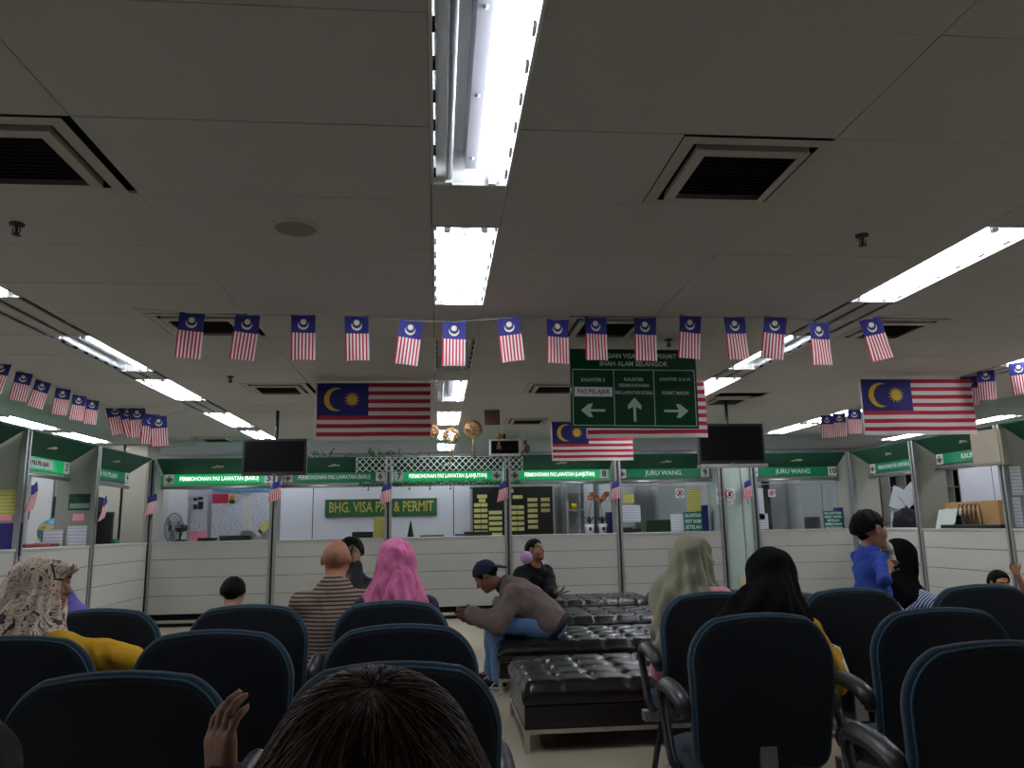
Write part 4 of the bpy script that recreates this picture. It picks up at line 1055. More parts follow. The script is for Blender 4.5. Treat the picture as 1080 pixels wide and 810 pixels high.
trousers(K, mat('blue_jeans', S(98, 132, 178), .85, 0, .15, 18, .2, 200), .018, 'jeans', .006); shoes(K, mat('black_canvas', S(18, 18, 20), .8), m_white)
E_, H = K['E'], K['H']
hair(K, m_hairb, line=.6, off=-.012, th=.005)
cap = Sol().u(E_((0, -.012, .040), (.088, .108, .098)), .02); cap.i(half(H(0, 0, .028), K['Hd']@V(0, .35, -1)), .004)
mc = mat('navy_cap', S(20, 28, 62), .85, 0, .15, 60)
co = cap.mesh('cap', .005, mc, K['o'])
bR = rotm(0, 6, 0); bc = H(0, -.085, .035); BE = lambda c, r: el(bc+bR@(V(*c)*K['q']), V(*r)*K['q'], bR)
br = Sol().u(BE((0, -.05, .004), (.070, .085, .016)), .01); br.s_(BE((0, -.05, -.010), (.072, .09, .016)), .003); br.mesh('cap_brim', .004, mc, co)
MB().sphere(K['H'](0, -.012, .14), .008, 8).build('cap_button', mc, co)
p = at(487, 645, y=6.72); phone(p+Vector((.0, 0, .02)), (60, 0, 82), m_black, 'dark phone in the hands of the person in the navy cap')
# man in black jacket
rz = 205
loc, s = sit(567, 581, 8.05, .385, 20, rz)
K = person('person in a black jacket on the bench looking to the right', loc, rz, sk_tan, 18, 0, (22, 12, 0), s, 1.0, .385,
           L=dict(w=wl(loc, rz, 583, 628, 7.72), pole=V(-.7, -.4, -1), d=V(-.6, .7, .25), n=V(0, -.2, 1), curl=28),
           Rr=dict(w=wl(loc, rz, 573, 632, 7.75), pole=V(.7, -.4, -1), d=V(-.5, .7, -.2), n=V(0, -.3, -1), curl=25))
shirt(K, mat('black_jacket', S(13, 13, 16), .8, 0, .2, 30, .2, 40, spec=.2), 'long', .028, .0, .007, -.05, 'jacket'); trousers(K, mat('black_trouser', S(16, 16, 18), .9), .02); shoes(K, m_black)
hair(K, m_hairb, line=.62, off=.028, th=.014)
zz = MB().tube([K['T'](0, .16, .08), K['T'](0, .155, .25), K['T'](0, .12, .40)], .004, 6); zz.build('zip', m_metal, K['o'])
phone(at(593, 626, y=7.6), (70, 0, 60), m_black, 'dark phone in the hand of the person in the black jacket')
p = at(555, 588, y=7.82)
pm = MB().sphere(p, .062, 14); o = pm.build('pompom', mat('lilac_fluff', S(196, 156, 208), .95, 0, .12, 40, .6, 120)); tag(o, 'round lilac fluffy ball at the shoulder of the person in black', 'pompom')
# olive headscarf
rz = -42
loc, s = sit(733, 588, 4.10, .47, 6, rz)
K = person('person in an olive headscarf and pink top looking to the right', loc, rz, sk_lt, 4, 0, (-46, 0, 0), s, 1.0, .47,
           L=dict(w=wl(loc, rz, 698, 708, 4.22), pole=V(.0, -.15, -1), d=V(.2, .9, -.3), n=V(.6, 0, -.6), curl=30))
pkm = mat('pink_cotton', S(226, 140, 166), .8, 0, .06, 20)
shirt(K, pkm, 'long', .040, .0, .006, -.12, 'blouse')
skirt(K, pattern('pink_floral', 'noise', [S(196, 130, 140), S(40, 30, 38)], (16, 16, 16), .85, thr=.56, soft=.04, dist=1.)); shoes(K, m_black)
ol = mat('olive_voile', S(132, 130, 108), .85, 0, .06, 12)
T = K['T']
p1 = at(699, 688, y=3.96); w1 = loc_of(loc, rz, p1)
hijab(K, ol, .34, .13, .020, 2.0, back=.30, face=(.06, .065, .088), tail=[(T(-.13, -.04, .42), w1, .10, .05)])
# black headscarf with yellow top
rz = -8
loc, s = sit(826, 629, 3.42, .47, 30, rz); loc = (loc[0]-.15, loc[1], 0)
Rw = wl(loc, rz, 878, 694, 3.52)
K = person('person in a black headscarf and yellow top bent over a white phone', loc, rz, sk_lt, 26, 11, (6, -30, 12), max(s, .86), 1.14, .47,
           Rr=dict(w=Rw, pole=V(.3, -.25, -1), d=V(-.35, .6, .8), n=V(-.8, -.3, .2), curl=40))
ym = mat('yellow_knit', S(214, 164, 26), .9, 0, .08, 40, .25, 90)
shirt(K, ym, 'long', .02, .0, .006, -.10, 'blouse', .06); skirt(K, pattern('dark_floral_skirt', 'noise', [S(120, 80, 84), S(26, 20, 24)], (20, 20, 20), .9, thr=.5, soft=.05)); shoes(K, m_black)
hijab(K, mat('black_voile', S(9, 9, 11), .9, 0, .1, 20, spec=.1), .06, .15, .011, 1.1, face=(.056, .06, .08), back=.02, tail=[(K['T'](-.10, -.03, .42), K['T'](-.17, -.04, .34), .11, .10)])
phone(at(885, 696, y=3.52), (-35, 20, 20), m_white, 'white phone in the hand beside the yellow sleeve', 1.0)
# woman at left in floral scarf
rz = -14
loc, s = sit(30, 639, 3.24, .47, 14, rz)
s = max(s, .86)
K = person('person in a floral headscarf and yellow top in profile at left', loc, rz, sk_tan, 12, 6, (-72, 0, 0), s, 1.0, .47,
           Rr=dict(w=wl(loc, rz, 172, 712, 3.42), pole=V(.7, -.9, .45), d=V(.3, 1, -.4), n=V(0, 0, -1), curl=30))
shirt(K, ym, 'long', .03, .0, .008, -.10, 'blouse', .06, .5); skirt(K, mat('dark_trouser', (0, 0, 0))); shoes(K, m_black)
fl = pattern('floral_silk', 'noise', [S(58, 56, 66), S(214, 194, 172), S(150, 136, 116), S(222, 200, 184)], (15, 15, 17), .7, thr=[.40, .52, .60], soft=.025, dist=2.6, detail=1.)
hijab(K, fl, .14, .15, .012, .9, back=.06, peak=.016, under=mat('tan_undercap', S(150, 100, 50), .8), face=(.054, .06, .084), fz=-.03)
# boy in blue on the chair seat, with a bottle
rz = -82
p = at(917, 574, y=4.06); s = .50; hs = 1.74
p = Vector((p.x-.02, p.y, 0)); loc = (p.x, p.y, .47)
Wb = at(936, 598, y=4.0)
K = person('small boy in a blue shirt standing and drinking from a bottle', loc, rz, sk_lt, 4, 0, (0, 4, 0), s, hs, .755*s,
           Rr=dict(w=loc_of(loc, rz, Wb+Vector((-.012, -.03, -.02))), pole=V(.6, -.2, -1), d=V(-.35, .6, .9), n=V(-.9, .1, .1), curl=40, hscale=1.15),
           L=dict(w=loc_of(loc, rz, Wb+Vector((.0, .03, -.025))), pole=V(-.6, -.2, -1), d=V(.35, .6, .9), n=V(.9, .1, .1), curl=40, hscale=1.15), stand=True, h=.006, hh=.0045, headoff=(0, .0, -.03))
shirt(K, mat('blue_shirt', S(44, 76, 168), .85, 0, .1, 24), 'half', .022, .06, .004, -.10, 'shirt', .085, .7, .005)
cb = Sol().u(rc(K['T'](-.05, -.01, .47), K['T'](.05, -.01, .47), .085*s, .085*s), .02); cb.s_(rc(K['N'], K['N']+V(0, .02, .1), .068*s, .09*s), .004); cb.mesh('collar', .004, mat('blue_shirt', (0, 0, 0)), K['o'])
trousers(K, mat('boy_shorts', S(40, 44, 60), .9), .02); hair(K, m_hairb, line=.52, off=.022, th=.012)
mo = K['H'](0, .098, -.056); a_ = R(rz)
mw = Vector((loc[0]+mo[0]*math.cos(a_)-mo[1]*math.sin(a_), loc[1]+mo[0]*math.sin(a_)+mo[1]*math.cos(a_), loc[2]+mo[2]))
ax = (at(944, 607, y=4.10)-mw).normalized(); o = empty('milk_bottle', mw, 0, 'white plastic bottle the boy in blue is drinking from', 'bottle')
Q = ax.to_track_quat('Z', 'Y').to_matrix()
MB().lathe([(.0001, .004), (.013, .005), (.014, .02), (.024, .035), (.027, .05), (.027, .085), (.024, .092), (.027, .1), (.027, .142), (.022, .15), (.0001, .15)], 18, (0, 0, 0), 0, Q).build('bottle_body', mat('milk_white', S(222, 216, 202), .4), o)
MB().lathe([(.0275, .06), (.0278, .084)], 18, (0, 0, 0), 0, Q).build('label_band', mat('grey_label', S(150, 152, 158), .6), o)
# black headscarf, striped shirt
rz = -62
loc, s = sit(945, 590, 4.66, .41, 22, rz)
K = person('person in a black headscarf and blue striped shirt beside the boy', loc, rz, sk_lt, 18, 4, (-38, -6, 0), s, 1.0, .41,
           Rr=dict(w=wl(loc, rz, 990, 656, 4.52), pole=V(.8, -.1, .1), d=V(-.2, 1, -.3), n=V(0, 0, -1), curl=25))
sb_ = pattern('blue_stripes', 'wave', [S(196, 204, 216), S(44, 66, 130)], (24, 24, 24), .85, thr=.5, soft=.12, dist=1.5, rot=(.2, 1.1, 0))
shirt(K, sb_, 'long', .024, .0, .006, -.10, 'blouse'); trousers(K, mat('magenta_skirt', S(206, 30, 110), .8), .03, 'skirt'); shoes(K, m_black)
hijab(K, mat('black_voile', (0, 0, 0)), .06, .20, .009, 3.1, face=(.056, .065, .085), front=.07)
# child heads seen over the chairs
loc, s = sit(245, 628, 4.9, .41, 6)
K = person('child with short dark hair, head top just above the chair row', loc, 0, sk_lt, 4, 0, (0, -16, 0), s, 1.12, .41)
shirt(K, mat('grey_tee', S(110, 112, 118), .9), 'short', .016); trousers(K, mat('dark_trouser', (0, 0, 0))); hair(K, m_hairb, line=.45, off=-.01, th=.014)
rz = 172
loc, s = sit(1055, 621, 4.9, .41, 6, rz)
K = person('child facing us with only hair and forehead above the right chair', loc, rz, sk_lt, 4, 0, (0, -6, 0), s, 1.12, .41,
           L=dict(w=wl(loc, rz, 1073, 606, 4.75), pole=V(-1, .2, -.6), d=V(.5, .1, .9), n=V(0, 1, 0), curl=25))
shirt(K, mat('grey_tee', (0, 0, 0)), 'short', .016); trousers(K, mat('dark_trouser', (0, 0, 0))); hair(K, m_hairb, line=.62, off=.022, th=.014)
put_bench(-2.35, 5.75, 'black tufted bench hidden behind the bald man')
# brown haired head in the foreground
rz = 4
s = .9; loc, ln_ = sitl(393, 808, .90, .46, s, rz)
m_bh = pattern('brown_hair', 'noise', [S(20, 13, 9), S(52, 33, 22), S(92, 60, 38)], (110, 110, 10), .6, thr=[.42, .62], soft=.12, detail=6., bump=.25, spec=.12)
K = person('person with long brown hair seen from behind in the foreground', loc, rz, sk_tan, ln_, 0, (0, ln_-14, 0), s, 1.0, .46,
           L=dict(w=wl(loc, rz, 238, 822, 1.30), pole=V(-.6, -.3, -1), d=V(-.12, .12, 1), n=V(.75, .65, 0), curl=34, spread=1.5), h=.008, hh=.005)
shirt(K, mat('navy_knit', S(22, 28, 58), .9, 0, .15, 60), 'long', .02, .0, .006, -.08, 'jumper'); trousers(K, mat('dark_trouser', (0, 0, 0))); shoes(K, m_black)
E_, H, T = K['E'], K['H'], K['T']
hs_ = Sol().u(E_((0, -.016, .034), (.116, .124, .108)), .02).u(E_((0, -.05, -.03), (.126, .105, .10)), .05)
for g in (-1, 1): hs_.u(rc(H(g*.07, -.035, -.03), T(g*.085, -.06, .38), .056, .05), .05)
hs_.u(rc(H(0, -.07, -.04), T(0, -.10, .32), .09, .085), .06)
hc = K['HC']; Hd = K['Hd']
def strands(P):
    r_ = (P-hc)@Hd; a = np.arctan2(r_[:, 0], -r_[:, 1]+.02); z = r_[:, 2]
    return .0007*np.sin(a*60+3*np.sin(z*16)+2*np.sin(a*9))+.0005*np.sin(a*97+5*np.sin(z*12+a*3))
hs_.d(strands); hs_.s_(E_((0, .13, -.03), (.06, .06, .085)), .01)
hb = hs_.mesh('hair', .0042, m_bh, K['o'])
st_ = [mat('hair_dark_strand', S(16, 10, 8), .55, spec=.15), mat('hair_brown_strand', S(56, 36, 24), .55, spec=.2), mat('hair_light_strand', S(104, 68, 42), .55, spec=.2)]
sm_ = MB()
for k in range(700):
    a = random.uniform(-PI, PI); A0 = random.uniform(50, 89); P_ = []
    for t in np.linspace(0, 1, 11):
        e_ = R(A0-(A0+38)*t); b0 = V(math.sin(a+.15*math.sin(t*4+k))*math.cos(e_), -math.cos(a+.15*math.sin(t*4+k))*math.cos(e_), math.sin(e_))
        P_.append(H(*(b0*V(.13, .14, .12)+V(0, -.02, .03))))
    P_ = np.array(P_); c0 = H(0, -.02, .0)
    for it in range(6):
        dv = P_-c0; dv /= np.linalg.norm(dv, axis=1)[:, None]; P_ = P_-dv*(hs_.ev(P_)-.0006)[:, None]
    if np.abs(hs_.ev(P_)).max() < .01:
        w_ = random.choice((.0009, .0013, .0017)); sm_.tube(P_, [w_*(.4+.6*min(1, 4*t, 4*(1-t)+.2)) for t in np.linspace(0, 1, 11)], 5, random.choice((0, 0, 1, 1, 1, 2)))
ob_ = sm_.build('hair_strands', st_, hb); ob_['kind'] = 'stuff'
sh = MB()
for k in range(45):
    a = random.uniform(-2.4, 2.4); el_ = random.uniform(-.2, 1.35)
    b0 = V(math.sin(a)*math.cos(el_), -math.cos(a)*math.cos(el_), math.sin(el_)); base = V(b0[0]*.094, b0[1]*.115-.016, b0[2]*.106+.034)
    tang = nrm(np.cross(b0, V(random.uniform(-1, 1), random.uniform(-1, 1), random.uniform(-.4, .4)))); L_ = random.uniform(.03, .09)
    sh.tube([H(*(base*.98+tang*L_*t+b0*(.006*math.sin(t*3)+.012*t*random.uniform(.2, 1))-V(0, 0, .03)*t*t)) for t in (0, .35, .7, 1)], [.00025, .00025, .0002, .0001], 4)
sh.build('stray_hairs', m_bh, hb)
put_chair('F1', loc[0], loc[1]-.33, 0, 'waiting chair of the person with long brown hair, below the view')
# dark head cut off by the lower left corner
s = .9; loc, ln_ = sitl(-30, 828, 1.0, .46, s, 0)
K = person('person with black hair cut off by the lower left corner', loc, 0, sk_tan, ln_, 0, (0, ln_-14, 0), s, 1., .46)
shirt(K, mat('charcoal_shirt', (0, 0, 0))); trousers(K, mat('dark_trouser', (0, 0, 0))); shoes(K, m_black)
E_, H = K['E'], K['H']
q = Sol().u(E_((0, -.016, .034), (.09, .112, .103)), .02).u(E_((0, -.045, -.03), (.098, .088, .09)), .04); q.d(wrinkle(.003, 120, .3, (1, .3, .2))); q.s_(E_((0, .13, -.03), (.06, .06, .085)), .01)
q.mesh('hair', .005, m_hairb, K['o'])
put_chair('F2', loc[0], loc[1]-.30, 0, 'waiting chair of the black haired person, beyond the lower left corner')
# ------------------------------------------------------------------ office things seen over and behind the counters
CT = 1.177
def thing_mesh(mb, name, mats, label, cat, group=None): return tag(mb.build(name, mats), label, cat, group)
def sheet(name, label, a, b, y, m, cat='notice', group='notices', T=None, th=.004):
    """flat paper or board seen between two photo pixels, standing at depth y"""
    p, q = at(*a, y=y), at(*b, y=y); x0, x1 = min(p.x, q.x), max(p.x, q.x); z0, z1 = min(p.z, q.z), max(p.z, q.z)
    o = MB().box((0, 0, 0), (x1-x0, th, z1-z0)).build(name, m, None, (x0, y, z0)); tag(o, label, cat, group); return o, x1-x0, z1-z0
YBK = 14.18
# signboard on the far wall
o = empty('office_signboard', (0, 0, 0), 0, 'long green signboard with gold letters on the far office wall', 'sign')
p, q = at(343, 527, y=13.9), at(461, 543, y=13.9); o.location = (p.x, 13.9, q.z); w, h = q.x-p.x, p.z-q.z
MB().box((0, 0, 0), (w, .03, h), 0, None, .004).build('board', mat('office_green', S(10, 82, 40), .5), o)
text('BHG. VISA PAS & PERMIT', h*.86, mat('gold_letter', S(180, 160, 84), .5), o, (w/2, -.002, h/2), bold=.003, fit=w*.93)
br = MB(); 
for x in (.3, w-.3): br.box((x-.02, .03, .02), (x+.02, 13.945-13.9, h-.02))
br.build('wall_bracket', m_metal, o)
o, w, h = sheet('round_logo_board', 'small dark board with a round emblem above the green signboard', (393, 514), (412, 526), 14.1, mat('logo_dark', S(22, 48, 34), .5), 'sign', None)
MB().lathe([(h*.40, 0), (h*.40, -.006), (h*.28, -.006), (h*.28, 0)], 24, (w/2, 0, h/2), 0, Matrix.Rotation(R(90), 3, 'X')).build('ring', m_emb, o)
# organisation chart
p, q = at(497, 514, y=13.7), at(585, 563, y=13.7); o = empty('name_board', (p.x, 13.7, q.z), 0, 'black staff board with rows of cream name tags behind counters 7 and 8', 'board'); w, h = q.x-p.x, p.z-q.z
h = h+.3; o.location.z -= .3
MB().box((0, 0, 0), (w, .04, h)).build('panel', mat('board_black', S(18, 18, 18), .35), o)
f = MB()
for a, b in (((-.02, -.01, h), (w+.02, .05, h+.02)), ((-.02, -.01, 0), (.02, .05, h)), ((w-.02, -.01, 0), (w+.02, .05, h)), ((w*.44-.01, -.01, 0), (w*.44+.01, .05, h))): f.box(a, b)
f.build('frame', m_alu, o)
tg = mat('name_tag', S(196, 190, 120), .6)
lay = [(.03, .17, 8, .30, 2), (.21, .17, 6, .44, 1), (.47, .17, 5, .35, 2), (.68, .13, 6, .22, 1), (.84, .12, 3, .22, 1)]
for cx, cw, n, top, c in lay:
    for r_ in range(n):
        for k in range(c):
            ww = w*cw/c; x = w*cx+k*ww*1.0; z = h-(top+.02+r_*.098)*.98*(h/1.15); MB().box((x, -.006, z-.03), (x+ww*.92, 0, z+.03)).build('name_tag', tg, o)
for cx, cw, z in ((.07, .12, .16), (.09, .08, .23), (.50, .12, .18), (.45, .06, .07)): MB().box((w*cx, -.006, h-z-.03), (w*(cx+cw), 0, h-z+.03)).build('name_tag', tg, o)
MB().lathe([(.0001, 0), (.22, -.004), (.24, 0)], 28, (w*.56, -.001, h-.38), 0, Matrix.Rotation(R(90), 3, 'X')).build('round_crest', mat('brown_crest', S(86, 54, 46), .6), o)
# white partition behind counters 5 to 7
wp = MB()
for x in np.arange(-4.6, .9, 1.22): wp.box((x, 13.95, 0), (x+1.205, 14.0, 2.2)); wp.box((x+1.205, 13.96, 0), (x+1.22, 13.99, 2.2), 1)
thing_mesh(wp, 'office_partition', [mat('partition_white', S(206, 208, 216), .6, 0, .02, 2), m_dark], 'white panelled partition standing behind counters 5 to 7', 'partition')
# notices behind counter 5
yn = 13.3
nb_ = MB(); p, q = at(199, 513, y=13.36), at(290, 576, y=13.36); nb_.box((p.x, 13.36, .2), (q.x, 13.4, 2.1)); thing_mesh(nb_, 'notice_screen', mat('screen_lilac', S(198, 200, 216), .7), 'pale screen behind counter 5 covered with notices', 'screen')
for a, b, m, l in [((225, 508), (288, 517), mat('cyan_banner', S(70, 150, 190), .6), 'blue banner strip under the sign of counter 5'), ((203, 522), (217, 560), m_notice_f, 'white sheet with dark photographs right of the wall fan'),
                   ((200, 558), (219, 572), m_pink, 'pink sheet at the bottom right of the wall fan'), ((224, 521), (249, 531), mat('crimson_poster', S(170, 30, 66), .6), 'crimson poster header behind counter 5'),
                   ((224, 531), (240, 570), m_notice_f, 'long printed sheet under the crimson poster'), ((241, 530), (254, 568), m_notice_f, 'printed form right of the long sheet under the crimson poster'),
                   ((255, 526), (264, 560), mat('cream_sheet', S(206, 200, 200), .8), 'narrow plain cream sheet behind counter 5'), ((265, 520), (285, 560), m_notice_f, 'large printed sheet next to the post of counter 5')]:
    sheet('notice', l, a, b, yn-.02*random.random(), m, group='notices behind counter 5')
for a, l, m, an in [((269, 559), 'grey paper slip stuck askew behind counter 5', m_paper, 38), ((279, 556), 'yellow paper slip stuck askew behind counter 5', mat('yellow_slip', S(214, 204, 120), .8), -52)]:
    p = at(*a, y=13.2); o = MB().box((-.12, 0, -.05), (.12, .004, .05)).build('notice', m, None, p, (0, R(an), 0)); tag(o, l, 'notice', 'notices behind counter 5')
o, w, h = sheet('notice', 'portrait photograph beside the crimson poster header', (241, 521), (249, 530), 13.24, mat('portrait_ground', S(190, 176, 110), .7), group='notices behind counter 5')
MB().sphere((w/2, -.003, h*.6), h*.26, 8, 0, (1, .15, 1.1)).build('portrait_face', sk_tan, o); MB().sphere((w/2, -.003, h*.12), h*.3, 8, 0, (1.2, .12, .8)).build('portrait_shoulders', m_ink, o)
for k, (a, b) in enumerate([((204, 525), (208, 528)), ((204, 532), (208, 537)), ((209, 529), (214, 537)), ((209, 524), (214, 527))]): 
    sheet('notice', ['small dark photograph, upper left of four on the sheet by the fan', 'small dark photograph, lower left of four on the sheet by the fan', 'dark upright photograph on the sheet by the fan', 'small dark photograph, upper right of four on the sheet by the fan'][k], a, b, 13.26, m_ink, group='photographs on the white sheet')
# wall fan
p = at(187, 557, y=12.35); o = empty('stand_fan', (p.x, 12.35, CT), R(-38), 'grey desk fan with a round wire guard on counter 5', 'fan')
o.location = (p.x-.06, 12.36, CT)
zf = p.z-CT
gd = MB(); Tm = Matrix.Rotation(R(90), 3, 'X')
def tor(m, r, y, z, t=.003): m.tube([(r*math.cos(a), y, z+r*math.sin(a)) for a in np.linspace(0, 2*PI, 32, endpoint=False)], t, 5, closed=True)
for r_, y in ((.225, 0), (.22, .02), (.17, -.035), (.10, -.05), (.17, .05), (.10, .06)): tor(gd, r_, y, zf, .005 if r_ > .22 else .002)
for k in range(36):
    a = 2*PI*k/36; c, s_ = math.cos(a), math.sin(a)
    gd.tube([(.05*c, -.055, zf+.05*s_), (.17*c, -.035, zf+.17*s_), (.225*c, 0, zf+.225*s_), (.17*c, .05, zf+.17*s_), (.05*c, .065, zf+.05*s_)], .0016, 4)
gd.lathe([(.0001, .058), (.05, .056)], 16, (0, 0, zf), 0, Tm); gd.build('guard', m_black, o)
bl = MB()
for k in range(3):
    a = 2*PI*k/3+.4; vs = []
    for r_ in np.linspace(.03, .19, 6):
        for t_ in (-.45, -.15, .15, .45): q_ = a+t_*(.9-.8*abs(r_-.11)); vs.append((r_*math.cos(q_), .03*t_, zf+r_*math.sin(q_)))
    bl.add(vs, [(i*4+j, i*4+j+1, i*4+j+5, i*4+j+4) for i in range(5) for j in range(3)], 0, True)
bl.build('blades', mat('fan_grey', S(120, 124, 128), .4), o)
MB().lathe([(.0001, -.22), (.05, -.21), (.06, -.10), (.045, -.05), (.0001, -.05)], 16, (0, 0, zf), 0, Tm).build('motor', m_black, o)
bs = MB().lathe([(.12, 0), (.11, .02), (.03, .03), (.0001, .03)], 20, (0, .12, 0)); bs.tube([(0, .12, .02), (0, .12, zf)], .016, 8); bs.build('base', m_black, o)
# small things along the worktops
def box_thing(name, label, px0, px1, z1, y, d, m, cat, ch=.006, group=None, z0=CT, mx=None):
    p, q = at(px0, 570, y=y), at(px1, 570, y=y)
    o = MB().box((0, 0, 0), (q.x-p.x, d, z1-z0), 0, None, ch).build(name, m, None, (p.x, y, z0)); return tag(o, label, cat, group)
box_thing('keyboard', 'black keyboard lying at the right end of counter 5', 231, 264, CT+.07, 12.15, .16, m_black, 'keyboard')
box_thing('card_reader', 'low black device left of the keyboard on counter 5', 208, 226, CT+.045, 12.15, .16, m_black, 'device')
box_thing('printer', 'low black printer on counter 6 beside the yellow notice', 371, 393, CT+.09, 12.1, .3, m_black, 'printer', .01)
sheet('counter_notice', 'yellow notice in a holder at the right end of counter 6', (394, 545), (408, 568), 12.05, m_notice_y, group='counter notices')
o = MB().lathe([(.055, 0), (.045, .03), (.02, .17), (.004, .25), (.0001, .25)], 14).build('mini_tree', mat('dark_green', S(14, 44, 34), .8), None, at(433, 570, y=12.1)); o.location.z = CT; tag(o, 'small dark cone ornament on counter 7', 'ornament')
box_thing('laptop', 'closed dark laptop left on counter 7', 443, 468, CT+.02, 12.1, .2, m_ink, 'laptop')
box_thing('tray', 'dark document tray at the right end of counter 7', 490, 519, CT+.06, 12.15, .22, m_ink, 'tray')
box_thing('folder', 'blue folder left of the tray on counter 7', 480, 490, CT+.03, 12.15, .2, mat('blue_folder', S(40, 80, 150), .6), 'folder')
# orchids
def orchid(px, label, tall, lean, withfl):
    p = at(px, 565, y=12.15); o = empty('potted_orchid', (p.x, 12.15, CT), 0, label, 'potted plant', 'orchids on counter 8')
    MB().lathe([(.0001, 0), (.05, 0), (.075, .14), (.07, .14), (.06, .12), (.0001, .12)], 20).build('pot', m_white, o)
    MB().box((-.02, -.075, .04), (.02, -.06, .09), 0, Matrix.Rotation(R(45), 4, 'Y') if 0 else None).build('pot_mark', m_ink, o)
    l = MB()
    for k in range(6):
        a = 2*PI*k/6+.3; c, s_ = math.cos(a), math.sin(a); vs = []
        for t in np.linspace(0, 1, 6):
            w_ = .026*math.sin(PI*min(1, t*.9+.1)); r_ = .15*t; z = .13+.13*math.sin(t*2.2); vs += [(r_*c-w_*s_, r_*s_+w_*c, z), (r_*c+w_*s_, r_*s_-w_*c, z)]
        l.add(vs, [(2*i, 2*i+1, 2*i+3, 2*i+2) for i in range(5)], 0, True)
    l.build('foliage', mat('orchid_leaf', S(30, 44, 34), .5), o)
    stp = [(0, 0, .12), (.01*lean, 0, .35), (.06*lean, 0, .52), (.16*lean, -.02, .58)][:4 if tall else 2]
    MB().tube(stp, .004, 6).build('stem', mat('orchid_leaf', (0, 0, 0)), o)
    if withfl:
        mf = mat('orchid_petal', S(168, 104, 60), .7, 0, .3, 60)
        for k in range(9):
            c = Vector((.02*lean+.035*k*lean, random.uniform(-.03, .03), .50+.05*math.sin(k)+.05)); fm = MB()
            for j in range(5): a = 2*PI*j/5+k; fm.sphere(c+Vector((.028*math.cos(a), -.01, .028*math.sin(a))), .02, 5, 0, (1, .3, 1))
            fm.build('flower', mf, o)
orchid(622, 'potted orchid with orange brown blossoms on counter 8, the left one', True, 1, True)
orchid(636, 'potted orchid without blossoms on counter 8, the right one', True, -.5, False)
box_thing('file_box', 'blue upright file box beside the post of counter 9', 643, 648, CT+.32, 12.1, .25, m_navyfile, 'file box')
# shelving and cabinets behind counters 8 to 10
def cabinet(x0, x1, y, z1, label, doors=2, m=None):
    o = empty('office_cabinet', (x0, y, 0), 0, label, 'cabinet', 'office cabinets'); w = x1-x0
    MB().box((0, 0, 0), (w, .5, z1)).build('body', m or m_panel, o)
    for k in range(doors):
        d = MB().box((w*k/doors+.008, -.02, .08), (w*(k+1)/doors-.008, 0, z1-.02), 0, None, .003).build('door', m or m_panel, o)
        MB().box((w*(k+.5)/doors+.02, -.04, z1*.5), (w*(k+.5)/doors+.035, -.02, z1*.5+.15)).build('handle', m_chrome, d)
    return o
lc = mat('cabinet_light', S(176, 180, 182), .55, 0, .03, 3)
cabinet(2.22, 2.72, 13.6, 2.1, 'tall light cabinet behind the posts between counters 8 and 9', 1, lc)
cabinet(2.78, 3.4, 13.4, 2.15, 'tall light cabinet behind the left half of counter 9', 2, lc)
cabinet(3.85, 4.35, 13.5, 2.15, 'tall light cabinet behind the right half of counter 9', 1, lc)
cabinet(6.5, 7.3, 13.6, 2.1, 'tall light cabinet behind cashier counter 10', 2, lc)
o = empty('open_shelf', (2.0-.0, 13.2, 0), 0, 'narrow open shelf unit with a yellow pot behind counter 8', 'shelf')
b = MB(); b.box((0, 0, 0), (.025, .3, 2.1)); b.box((.3, 0, 0), (.325, .3, 2.1)); 
for z in (.4, .8, 1.2, 1.55, 1.85, 2.08): b.box((.025, 0, z), (.3, .3, z+.02))
b.build('frame', m_alu, o)
p = at(604, 547, y=13.2); o.location.x = p.x-.1
tag(MB().lathe([(.0001, 0), (.05, 0), (.065, .1), (.06, .1), (.0001, .09)], 14).build('flower_pot', m_yel, None, (p.x+.03, 13.3, 1.57)), 'small yellow pot on the open shelf', 'pot')
# glazed door behind counter 10
o = empty('office_door', (5.3, 13.7, 0), 0, 'glazed office door with dark frame behind cashier counter 10', 'door')
b = MB(); b.box((0, 0, 0), (.12, .08, 2.2)); b.box((.55, 0, 0), (.68, .08, 2.2)); b.box((0, 0, 2.1), (.68, .08, 2.2)); b.build('frame', m_dark, o)
MB().box((.12, .03, .1), (.55, .04, 2.1)).build('glass', mat('grey_glass', S(140, 150, 152), .15), o)
MB().box((.5, -.04, 1.0), (.52, 0, 1.25)).build('handle', m_chrome, o)
